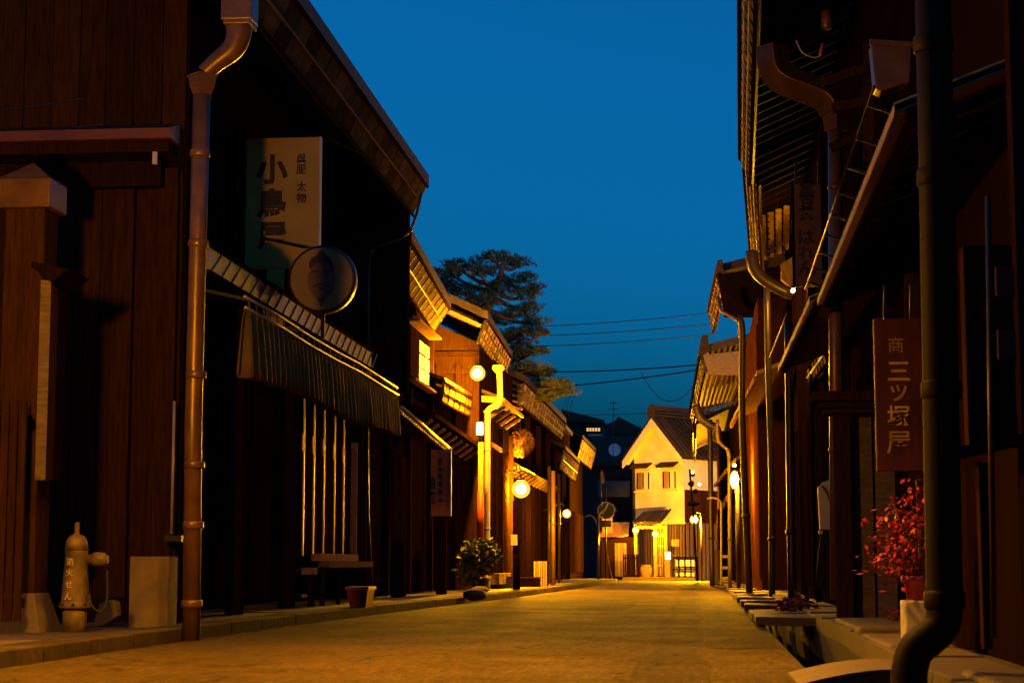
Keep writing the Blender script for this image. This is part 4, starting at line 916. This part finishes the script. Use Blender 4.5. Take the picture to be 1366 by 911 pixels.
MB().prism([P(1162, 58), P(1216, 62), P(1214, 110), P(1176, 122), P(1168, 118)], (0, .2, 0)).build('box', 'copper', hh, .008); MB().bar(P(1160, 57), P(1218, 61), .05, .04).build('rim', 'copper', hh)
hq = empty('wall_bracket_lamp', at(1103, 38, Y=16.0), 'unlit small socket lamp with looping cable under the right eave', 'lamp'); P = lambda a, b: at(a, b, Y=16.0)
MB().lathe([(.035, -.08), (.05, -.06), (.05, .08), (.03, .09)], P(1103, 28), 14).build('socket', 'copper', hq); MB().tube(smooth_path([P(1062, 54), P(1070, 70), P(1085, 77), P(1094, 74), P(1098, 58)]), .007, 6).build('cable', 'pipe_pale', hq); MB().tube([P(1098, 58), P(1094, 74)], .016, 8).build('plug', 'banner_red', hq)
# plaque with gilt characters
pq = empty('wooden_plaque', at(1197, 628, Y=14.0), 'red-brown hanging wooden plaque with gilt shop name on the right', 'sign')
a, b = at(1165, 425, Y=14.0), at(1228, 628, Y=14.0)
MB().box((a.x, 14.0, b.z), (b.x + .03, 14.05, a.z)).build('board', 'sign_red', pq, .008)
for ch, py, s_, bo in (('商', 460, .125, .0), ('三', 495, .18, .003), ('ツ', 524, .15, .003), ('塚', 555, .175, .002), ('屋', 590, .19, .002)):
    text('character', ch, s_, 'gold_paint', at(1199 if ch != '商' else 1195, py, Y=13.995), (1, 0, 0), (0, 0, 1), pq, bold=bo)
MB().bar(at(1180, 425, Y=14.03), at(1180, 380, Y=14.03), .02, .02).build('hanger', 'iron', pq); MB().bar(at(1215, 425, Y=14.03), at(1215, 380, Y=14.03), .02, .02).build('hanger', 'iron', pq)
# upper vertical sign
uq = empty('upright_signboard', at(1080, 380, Y=20.6), 'narrow brown upright sign with faded characters under the right eave', 'sign')
a, b = at(1059, 247, Y=20.6), at(1097, 382, Y=20.6)
MB().box((a.x, 20.6, b.z), (b.x, 20.65, a.z)).build('board', 'sign_brown', uq); MB().box((a.x - .03, 20.59, b.z), (a.x - .002, 20.66, a.z)).build('frame', 'wood_black', uq)
for ch, py, s_ in (('菓', 254, .17), ('百', 270, .16), ('茶', 286, .17), ('は', 316, .20), ('れ', 336, .18), ('ん', 358, .22)):
    text('character', ch, s_, 'ink', at(1076, py, Y=20.595), (1, 0, 0), (0, 0, 1), uq, bold=.006)
MB().bar(at(1062, 247, Y=20.62), at(1062, 215, Y=20.62), .03, .03).build('hanger', 'iron', uq); MB().bar(at(1092, 247, Y=20.62), at(1092, 215, Y=20.62), .03, .03).build('hanger', 'iron', uq)
# beam-capped post by the maple
gp = empty('capped_post', at(1124, 812, Y=16.4), 'brown square post carrying a wide moulded beam beside the plaque', 'post'); P = lambda a, b: at(a, b, Y=16.4)
a = P(1124, 700); MB().box((a.x - .06, 16.34, .06), (a.x + .08, 16.5, P(1124, 552).z)).build('shaft', 'wood_stain', gp, .008)
for y0, y1, x0, x1 in ((522, 536, 1083, 1172), (537, 545, 1092, 1168), (546, 553, 1098, 1165)): MB().box(P(x0, y1) - V((0, .14, 0)), P(x1, y0) + V((0, .2, -.004))).build('beam', 'wood_stain', gp, .006)
for x0, x1 in ((1137, 1166), (1168, 1196), (1198, 1226)): c0_, c1_ = P(x0, 780), P(x1, 556); MB().box((c0_.x, 16.45, .12), (c1_.x, 16.49, c1_.z)).build('panel', 'wood_grey', gp)
# pale meter panel with cables
t = empty('meter_panel', at(1100, 706, Y=17.9), 'pale curved meter panel with dangling cables on the right wall', 'meter box'); P = lambda a, b: at(a, b, Y=17.9)
MB().prism([P(1091, 650), P(1098, 643), P(1113, 637), P(1113, 706), P(1094, 706)], (0, .1, 0)).build('cover', 'white_panel', t, .006)
MB().tube(smooth_path([P(1096, 648) - V((0, .02, 0)), P(1104, 660) - V((0, .03, 0)), P(1109, 680) - V((0, .02, 0)), P(1110, 700) - V((0, .02, 0))]), .009, 6).build('cable', 'wire', t); MB().box(P(1092, 712) - V((0, .02, 0)), P(1097, 707)).build('terminal', 'pipe_pale', t)
MB().tube([P(1096, 712), P(1090, 760), P(1088, 790)], .01, 6).build('cable', 'wire', t)
# potted maple on a pale block
a, b = at(1207, 826, Y=11.6), at(1237, 801, Y=11.6)
bl = MB().box((a.x, 11.55, .06), (b.x + .06, 11.85, b.z)); tag(bl.build('pale_block', 'white_panel', bevel=.01), 'pale block under the red potted plant', 'block')
mp = empty('potted_red_shrub', (a.x + .12, 11.7, b.z), 'red-leaved shrub in a red pot beside the black drainpipe', 'plant'); c = (a.x + .11, 11.7, b.z)
MB().lathe([(.085, .004), (.10, .10), (.115, .105), (.118, .15), (.10, .15)], c, 20).build('pot', 'red_plastic', mp)
tops = [(1190, 668), (1175, 690), (1215, 660), (1228, 690), (1165, 738), (1200, 730), (1180, 712), (1222, 640), (1205, 690)]
st = MB(); lf = MB()
for px, py in tops:
    tp = at(px, py, Y=11.7 + random.uniform(-.25, .25)); pth = smooth_path([V(c) + V((0, 0, .12)), V(c).lerp(tp, .5) + V((0, 0, .08)), tp], 4); st.tube(pth, .004, 5)
    for i in range(90):
        t_ = random.uniform(.45, 1.05); o_ = V(c).lerp(tp, t_) + V((random.gauss(0, .055), random.gauss(0, .055), random.gauss(0, .04)))
        dv = V((random.uniform(-1, .6), random.uniform(-1, 1), random.uniform(-.8, .2))).normalized(); sd = dv.cross(V((random.random() - .5, random.random() - .5, 1))).normalized(); L = random.uniform(.03, .062)
        lf.add([o_, o_ + dv * L * .5 + sd * L * .25, o_ + dv * L, o_ + dv * L * .5 - sd * L * .25], [(0, 1, 2, 3)])
st.build('stem', 'bark', mp); lf.build('foliage', 'maple_leaf', mp)
q = at(1192, 838, Z=.1); m = leaves(q + V((0, 0, .06)), .05, .05, .09, 60, .045); tag(m.build('red_seedling', 'maple_leaf'), 'tiny red-leaved seedling on the stone below the pale block', 'plant')
# stone step and threshold
tag(MB().box((1.13, 13.0, .02), (1.76, 15.2, .16)).build('stone_step', 'stone', bevel=.02), 'broad worn stone step below the plaque panels', 'step')
tag(MB().box((1.12, 10.9, .02), (1.5, 12.7, .13)).build('stone_step', 'stone_pale', bevel=.02), 'lower pale stone step behind the arched gutter slab', 'step')
# near house at the right edge
r0 = empty('edge_house', (3.2, 7, 0), 'black wall and posts of the house at the right picture edge', 'house')
MB().box((1.62, -9.0, 0), (6, 9.15, 7)).build('wall', 'wood_black', r0)
for yy, w_ in ((8.7, .14), (8.0, .12), (7.2, .14)): MB().box((1.52, yy, .1), (1.62, yy + w_, 6.5)).build('post', 'wood_dark', r0)
MB().box((1.3, 8.86, 1.15), (1.6, 9.0, 2.1)).build('panel', 'wood_stain', r0); MB().prism([(1.22, 8.7, 1.08), (1.6, 8.7, 1.16), (1.6, 9.1, 1.16), (1.22, 9.1, 1.08)], (0, 0, .05)).build('little_shelf', 'wood_dark', r0)
MB().box((1.34, 8.85, .2), (1.38, 8.95, 1.07)).build('prop', 'wood_stain', r0)
for z_ in (1.55, 1.85): MB().box((1.44, 8.80, z_), (1.58, 8.855, z_ + .14)).build('red_plate', 'sign_red', r0)
MB().tube([at(1318, 262, Y=7.4), at(1326, 850, Y=7.4)], .012, 8).build('thin_pipe', 'copper', r0)
tag(MB().box((1.16, 4.6, .0), (2.4, 8.35, .14)).build('stone_plinth', 'stone', bevel=.025), 'long stone plinth in the bottom right corner', 'plinth')
bp = empty('black_drainpipe', at(1215, 905, Y=8.1), 'thick black drainpipe with an elbow into the gutter, right foreground', 'drainpipe'); P = lambda a, b: at(a, b, Y=8.1)
el = smooth_path([P(1260, 800), P(1257, 832), P(1240, 850), P(1222, 866), P(1214, 890), P(1212, 930)], 5)
MB().tube([P(1243, -60), P(1250, 240), P(1260, 800)] + el[1:], .078, 20).build('pipe', 'pipe_black', bp)
for py, px in ((60, 1245), (237, 1250), (520, 1256), (800, 1260)): MB().lathe([(.081, -.04), (.088, -.03), (.088, .03), (.081, .04)], P(px, py), 20).build('collar', 'pipe_black', bp)

nl = empty('left_sky_blocker', (-7, 0, 0), 'unseen dark house block added left of the camera to hold off sky light', 'house')  # unseen block, added to keep side sky light off the foreground
MB().box((-10, -9, 0), (-4.75, 8.6, 6.2)).build('wall', 'wood_dark', nl); roof(nl, (-4.1, -9, 5.9), (-4.1, 8.8, 5.9), 4.5, 2.0, .15)
bk = empty('rear_sky_blocker', (-1, -26, 0), 'unseen dark house block added behind the camera to hold off low sky light', 'house')  # unseen block, added so less low sky reaches surfaces facing the camera
MB().box((-14, -30, 0), (12, -24, 8)).build('wall', 'wood_dark', bk); MB().prism([(-15, -23.4, 7.6), (-15, -30.6, 7.6), (-15, -27, 10.2)], (28, 0, 0)).build('roof', 'tile', bk)
# two lamps just outside the frame that light the foreground: a shaded pendant on a cable over the road, a lantern on the left
c = V((-1.5, 10.8, 4.45)); t = empty('pendant_lamp', c, 'shaded street lamp hung on a cable over the near road', 'lamp')
MB().lathe([(.11, .0), (.11, .01)], c, 20).build('bulb_plate', 'lamp_near', t)
m = MB(); vs = []
prof = [(.03, .12), (.12, .10), (.125, .012), (.21, -.20), (.216, -.20), (.135, .012), (.13, .115), (.03, .135)]
m.lathe(prof, c, 28); m.f = m.f[:-2]; m.sm = m.sm[:-2]; m.build('shade', 'iron', t)
MB().tube([(c.x, c.y, c.z + .12), (c.x, c.y, c.z + 1.1)], .01, 6).build('cord', 'wire', t)
MB().tube([(-4.4, 10.8, 6.1), (-1.5, 10.8, 5.55), (1.8, 10.8, 6.0)], .01, 6).build('cable', 'wire', t)
c = V((-4.05, 9.7, 2.6)); t = globe('side_lantern', 'round lantern on a pole just beyond the left picture edge', c, .125, 'lamp_side')
MB().tube([(-4.4, 9.7, .05), (-4.4, 9.7, 2.95)], .05, 10).build('pole', 'iron', t); MB().tube([(-4.4, 9.7, 2.88), (-4.2, 9.7, 2.92), (-4.05, 9.7, 2.74)], .018, 8).build('arm', 'iron', t)

# ================================================================== RIGHT: MIDDLE AND FAR HOUSES
r2 = empty('grid_eave_house', (3.5, 28, 0), 'second right house whose gridded fascia glows above a lit soffit', 'house')
MB().box((1.75, 22.6, 0), (6.5, 33.4, 6.4)).build('wall', 'wood_black', r2)
p, q = at(993, 212, Y=25.9), at(1003, 345, Y=33.0); fascia(r2, p, q, .40, .2, 14, 4); roof(r2, p + V((-.05, 0, .03)), q + V((-.05, 0, .03)), 4, 1.8, .14)
for i in range(16): c = p.lerp(q, (i + .5) / 16); barpiece('rafter', 'wood_dark', c + V((.1, 0, -.05)), c + V((1.0, 0, .36)), .06, .07, r2)
for i in range(6): barpiece('soffit_board', 'wood_board', p.lerp(q, .5) + V((.22 + i * .13, 0, -.02 + .05 * i)), q + V((.22 + i * .13, 0, -.02 + .05 * i)), .1, .02, r2)
for yy in (23.2, 26, 29, 32): MB().box((1.65, yy, .05), (1.75, yy + .14, 6.0)).build('post', 'wood_dark', r2)
MB().prism([at(1042, 352, Y=31), at(1058, 342, Y=31), at(1058, 385, Y=31), at(1042, 372, Y=31)], (0, .2, 0)).build('bracket_board', 'wood_board', r2)
p, q = at(1102, 458, Y=19), at(1078, 500, Y=24.5)
fascia(r2, at(1101, 458, Y=22.6), at(1078, 492, Y=27.0), .26, .03, 7, 2)
for i in range(22): piece('lattice_slat', 'wood_dark', (1.72, 23.4 + i * .4, 1.5), (.05, .08, 2.5), r2)
c = at(1058, 388, Y=27.5); globe('eave_bulb', 'tiny bright bulb under the gridded right eave', c, .035, 'lamp_tiny', arm=[c + V((.1, 0, .1)), c + V((.4, .1, .12))])
def pipe(name, label, pts, Y, r, mat, cat='drainpipe', strap=None):
    t = empty(name, at(*pts[-1], Y=Y), label, cat); pp = [at(a, b, Y=Y) for a, b in pts]
    MB().tube(smooth_path(pp, 4) if len(pp) > 2 else pp, r, 12).build('pipe', mat, t)
    MB().lathe([(r * 1.05, -.04), (r * 1.3, -.02), (r * 1.3, .02), (r * 1.05, .04)], pp[-1].lerp(pp[-2], .45), 12).build('strap', mat, t); return t
pipe('rain_pipe', 'black curved rain pipe swinging under the gridded right eave', [(1002, 335), (1006, 358), (1022, 375), (1050, 390), (1060, 392)], 29.5, .10, 'pipe_dark')
pipe('rain_pipe', 'tall rain pipe with a brightly lit upper edge, third right house', [(1023, 384), (1025, 500), (1029, 620), (1030, 800)], 28.5, .05, 'pipe_dark')
pipe('rain_pipe', 'dark rain pipe in front of the red wooden wall', [(983, 425), (990, 440), (990, 560), (1000, 795)], 31.5, .06, 'pipe_dark')
pipe('rain_pipe', 'dark rain pipe between the red wall and the meter panel', [(1052, 430), (1054, 600), (1057, 800)], 25, .06, 'pipe_dark')
r3 = empty('tower_roof_house', (3, 38, 0), 'right house with projecting dark gable roof and red wooden street wall', 'house')
MB().box((1.22, 33.6, 0), (6, 43.5, 5.4)).build('wall', 'wood_red', r3)
w3 = [c for c in r3.children if c.name.startswith('wall')][0]
for i in range(24): piece('wall_board', 'wood_red', (1.205, 33.8 + i * .4, 2.6), (.03, .37, 4.6), w3)
p, q = at(957, 366, Y=36.0), at(946, 416, Y=41.2)
fascia(r3, p, q, .48, .10, 9, 3); roof(r3, p + V((-.03, 0, .02)), q + V((-.03, 0, .02)), 4, 1.0, .16)
MB().prism([p + V((.02, -.05, .0)), p + V((3, -.05, .35)), p + V((3, -.05, -.9)), p + V((.12, -.05, -.85))], (0, .12, 0)).build('gable_board', 'wood_black', r3)
MB().prism([p + V((-.05, -.12, .0)), p + V((.12, -.12, .05)), p + V((.1, -.12, .28)), p + V((.0, -.12, .26))], (0, .1, 0)).build('ridge_end_tile', 'tile', r3)
pipe('rain_pipe', 'thin curved rain pipe below the projecting dark gable roof', [(957, 395), (960, 412), (972, 420), (986, 430), (987, 450)], 35.6, .035, 'copper')
m = MB().prism([at(978, 560, Y=34), at(1010, 500, Y=30.5), at(1010, 500, Y=30.5) + V((.8, 0, .3)), at(978, 560, Y=34) + V((.8, 0, .3))], (0, 0, .07)); m.build('pent_roof', 'wood_tan', r3)
MB().bar(at(975, 568, Y=35), at(1008, 505, Y=30.6), .05, .09).build('eave_board', 'wood_tan', r3)
r4 = empty('soffit_house', (3, 52, 0), 'farther right house with lit ribbed soffit under a curved tiled eave', 'house')
MB().box((1.25, 44, -.2), (6, 62, 5.0)).build('wall', 'wood_dark', r4)
p, q = at(935, 474, Y=46.5), at(921, 552, Y=62)
fascia(r4, p, q, .42, .12, 20, 4); roof(r4, p + V((-.04, 0, .03)), q + V((-.04, 0, .03)), 4, 1.0, .2)
MB().prism([p + V((.05, -.06, .0)), p + V((3, -.06, .3)), p + V((3, -.06, -.55)), p + V((.2, -.06, -.5))], (0, .12, 0)).build('gable_board', 'wood_grey', r4)
MB().prism([p + V((-.08, -.12, .0)), p + V((.22, -.12, .05)), p + V((.18, -.12, .5)), p + V((.02, -.12, .48))], (0, .1, 0)).build('ridge_end_tile', 'tile', r4)
for i in range(9): barpiece('soffit_batten', 'wood_tan', p.lerp(q, .02) + V((.25 + i * .13, 0, -.34 + i * .03)), p.lerp(q, .75) + V((.25 + i * .13, 0, -.34 + i * .03)), .06, .05, r4)
for yy in (44.4, 47, 50, 53, 57): MB().box((1.15, yy, -.1), (1.25, yy + .16, 4.8)).build('post', 'wood_dark', r4)
for i in range(20): piece('lattice_slat', 'wood_dark', (1.2, 45 + i * .7, 1.4), (.06, .12, 2.4), r4)
pipe('rain_pipe', 'black rain pipe curling under the lit ribbed soffit', [(928, 540), (934, 556), (946, 566), (956, 572), (958, 590)], 47.5, .11, 'pipe_dark')
pipe('rain_pipe', 'thin wavy rain pipe beside the narrow lamp', [(957, 560), (958, 585), (966, 596), (972, 604), (973, 640), (974, 784)], 40, .04, 'pipe_dark')
pipe('rain_pipe', 'grey green rain pipe beyond the narrow lamp', [(947, 560), (948, 640), (950, 782)], 50, .07, 'pipe_dark')
pipe('rain_pipe', 'hooked thin pipe near the pale gate post', [(943, 665), (952, 664), (960, 668), (962, 682), (962, 780)], 46, .025, 'pipe_pale')
# shingled lower eaves seen end-on
for i, (px, py, w_, Y) in enumerate(((966, 622, 16, 44), (971, 652, 10, 42))):
    a = at(px + w_, py - 8, Y=Y); b = at(px - w_ * .8, py + 28, Y=Y + 6)
    pr = MB().prism([a, b, b + V((.9, 0, .42)), a + V((.9, 0, .42))], (0, 0, .08)).build('lower_eave', 'tile', r4)
    for k in range(12): piece('tile', 'copper', a.lerp(b, (k + .5) / 12) + V((-.01, 0, .03)), (.06, .28, .09), pr)
c = at(980, 640, Y=37.0); t = empty('narrow_lamp', c - V((0, 0, .25)), 'narrow upright lit lamp on a dark post along the right row', 'lamp')
MB().ball(c, .075, 14, 10, (1, 1, 2.0)).build('globe', 'lamp_narrow', t); MB().ball(c + V((0, 0, .29)), .035, 10, 8).build('upper_bulb', 'lamp_box', t)
MB().lathe([(.05, .15), (.07, .17), (.03, .2)], c, 12).build('cap', 'iron', t); MB().tube([(c.x + .05, 37.1, .0), (c.x + .05, 37.1, c.z - .1)], .045, 10).build('post', 'iron', t)
q = at(953, 776, Y=58); a = at(953, 733, Y=58); tag(MB().box((q.x - .14, 58, gz(58)), (q.x + .14, 58.25, a.z)).build('pale_post', 'wood_tan', bevel=.04), 'pale short wooden post among the dark pipes on the right', 'post')
q = at(966, 776, Y=52); t = empty('stacked_rack', q, 'small dark rack with pale rungs beside the pale post', 'rack')
for i, py in enumerate((742, 757, 771)): c = at(966, py, Y=52); MB().box((c.x - .1, 52, c.z - .04), (c.x + .1, 52.2, c.z + .04)).build('rung', 'pipe_pale', t)
for sx in (-.12, .12): MB().box((q.x + sx - .015, 52, gz(52)), (q.x + sx + .015, 52.2, at(966, 735, Y=52).z)).build('upright', 'iron', t)
r5 = empty('end_right_house', (3, 70, -.1), 'last dark house on the right before the white storehouse', 'house')
MB().box((1.0, 62.5, -.3), (6, 76, 5)).build('wall', 'wood_black', r5); p, q = (.02, 62.4, 5.15), (.02, 76.2, 5.15); roof(r5, p, q, 3, 1.4, .14); fascia(r5, p, q, .4, .1, 12, 2)
for i in range(12): piece('lattice_slat', 'wood_dark', (.97, 63 + i * 1.0, 1.4), (.05, .2, 2.4), r5)
t = empty('lantern_post', at(924, 772, Y=66), 'dark leaning post with clustered lanterns right of the kura wall', 'post'); P = lambda a, b: at(a, b, Y=66)
MB().tube([P(930, 775), P(926, 700), P(920, 626)], .035, 8).build('pole', 'iron', t)
for px, py, rr in ((924, 632, .10), (922, 645, .11), (928, 655, .09)): MB().ball(P(px, py), rr, 8, 6, jit=.2).build('cluster', 'iron', t)
MB().ball(P(925, 672), .16, 10, 6, (1.4, 1, .55), .2).build('cluster', 'iron', t)
for px, py in ((924, 630), (933, 646)): MB().ball(P(px, py) - V((0, .12, 0)), .05, 8, 6).build('small_bulb', 'lamp_box', t)
# small plants at the foot of the right wall
for px, py, lb, mt in ((1068, 795, 'low dry leafy plant beside the gutter below the meter panel', 'shrub_leaf'), (1060, 789, 'reddish low plant behind the dry plant by the gutter', 'maple_leaf')):
    q = at(px, py, Y=20); t = empty('gutter_plant', (q.x, 20, .06), lb, 'plant'); leaves((q.x, 20, .15), .2, .2, .1, 120, .09).build('foliage', mt, t); MB().tube([(q.x, 20, .05), (q.x, 20, .15)], .01, 5).build('stem', 'bark', t)

# ================================================================== PINE TREE BEHIND THE ROOFS
PY = 46.0; P = lambda a, b, d=0: at(a, b, Y=PY + d)
pine = empty('pine_tree', (P(640, 500).x, PY, 0), 'old pine with layered dark needle pads rising behind the left roofs', 'tree')
tr = MB()
trunk = smooth_path([(P(640, 600).x, PY, 0), P(640, 600), P(648, 500), P(640, 440), P(655, 395), P(668, 365), P(672, 345)], 5)
tr.tube(trunk, [.28 - .25 * i / (len(trunk) - 1) for i in range(len(trunk))], 9)
PADS = [(662, 345, 36, 9), (690, 352, 24, 9), (612, 355, 30, 8), (596, 375, 20, 8), (640, 362, 36, 10), (700, 372, 22, 9), (668, 385, 34, 10), (620, 388, 34, 9), (590, 396, 22, 8), (645, 402, 36, 11), (700, 395, 26, 9), (612, 412, 30, 9), (690, 418, 32, 9), (655, 428, 34, 10), (620, 432, 26, 9), (708, 410, 18, 7), (700, 443, 30, 7), (722, 445, 14, 5), (670, 450, 28, 8), (716, 468, 18, 5), (690, 472, 24, 7), (705, 490, 26, 8), (725, 497, 20, 7), (745, 513, 22, 8), (720, 515, 28, 9), (690, 505, 24, 9), (752, 524, 14, 6), (668, 478, 22, 9), (735, 527, 20, 6), (604, 365, 22, 7), (575, 410, 14, 6), (640, 450, 30, 10), (610, 452, 24, 10), (650, 470, 24, 10), (712, 385, 16, 7), (735, 515, 30, 9), (700, 520, 28, 9), (715, 498, 30, 9), (700, 470, 34, 8), (688, 455, 30, 8), (748, 524, 24, 8), (678, 490, 30, 11), (722, 530, 34, 9), (585, 385, 22, 8), (580, 365, 16, 7), (712, 430, 22, 7)]
nd = MB(); pm = 2460 / PY
for i, (px, py, rx, ry) in enumerate(PADS):
    c = P(px, py, random.uniform(-1.0, 1.2)); rxm, rzm = rx * 1.06 / pm, ry * .95 / pm
    k = min(range(len(trunk)), key=lambda j: (trunk[j] - c - V((0, 0, -.2))).length)
    mid = trunk[k].lerp(c, .5) + V((0, 0, -.12)); tr.tube(smooth_path([trunk[k], mid, c - V((0, 0, rzm * .5))], 4), [.07, .07, .06, .06, .05, .05, .04, .03, .02], 6)
    for j in range(3): tr.tube([c - V((0, 0, rzm * .5)), c + V((random.uniform(-.7, .7) * rxm, random.uniform(-.7, .7) * rxm, -rzm * .2))], [.02, .008], 5)
    for j in range(int(190 * rxm * (rzm + .25) * 4)):
        a = random.uniform(0, 6.283); rr = math.sqrt(random.random()); h = random.uniform(-.8, 1)
        edge = math.sqrt(max(0, 1 - rr * rr)) ; lump = .75 + .35 * math.sin(3 * a + i) * rr
        o_ = c + V((math.cos(a) * rr * rxm * lump, math.sin(a) * rr * rxm * .8, h * rzm * (.35 + .65 * edge)))
        ax0 = V((random.gauss(0, .5), random.gauss(0, .5), .8)).normalized()
        for n_ in range(5):
            dv = (ax0 + V((random.gauss(0, .7), random.gauss(0, .7), random.gauss(0, .35)))).normalized(); sd = dv.cross(V((random.random() - .5, random.random() - .5, random.random() - .5))).normalized() * .012
            nd.add([o_ - sd, o_ + sd, o_ + dv * random.uniform(.09, .16)], [(0, 1, 2)])
tr.build('trunk', 'bark', pine); nd.build('crown', 'pine_needles', pine)

# ================================================================== WIRES
def wire(label, p, q, sag, r=.012, n=14):
    p, q = V(p), V(q); m = MB(); m.tube([p.lerp(q, i / n) - V((0, 0, 4 * sag * (i / n) * (1 - i / n))) for i in range(n + 1)], r, 5)
    return tag(m.build('overhead_wire', 'wire'), label, 'wire', 'overhead wires')
A = lambda a, b, Y: at(a, b, Y=Y)
wire('uppermost thin wire crossing from pine to right roof', A(700, 436, 52), A(960, 416, 44), .06)
wire('second thin wire crossing just under the uppermost', A(700, 448, 52), A(960, 431, 44), .06)
wire('third thin wire level with the gable roof foot', A(700, 462, 52), A(960, 445, 44), .06)
wire('thicker wire crossing above the kura, upper of the pair', A(735, 496, 58), A(940, 486, 50), .05, .022)
wire('thicker wire crossing above the kura, lower of the pair', A(740, 516, 58), A(940, 492, 50), .05, .022)
wire('faint wire dipping low before the hill', A(720, 552, 70), A(925, 546, 66), .1, .012)
wire('loose cable looping between right eave and thick wires', A(855, 497, 56), A(938, 492, 52), .9, .012)
for i, (a, b) in enumerate((((764, 512), (750, 566)), ((770, 512), (754, 570)), ((762, 514), (744, 560)))):
    wire(['steep drop wire nearest the street', 'steep drop wire in the middle of three', 'steep drop wire nearest the pine'][i], A(*a, 58), A(*b, 57), .02, .010)
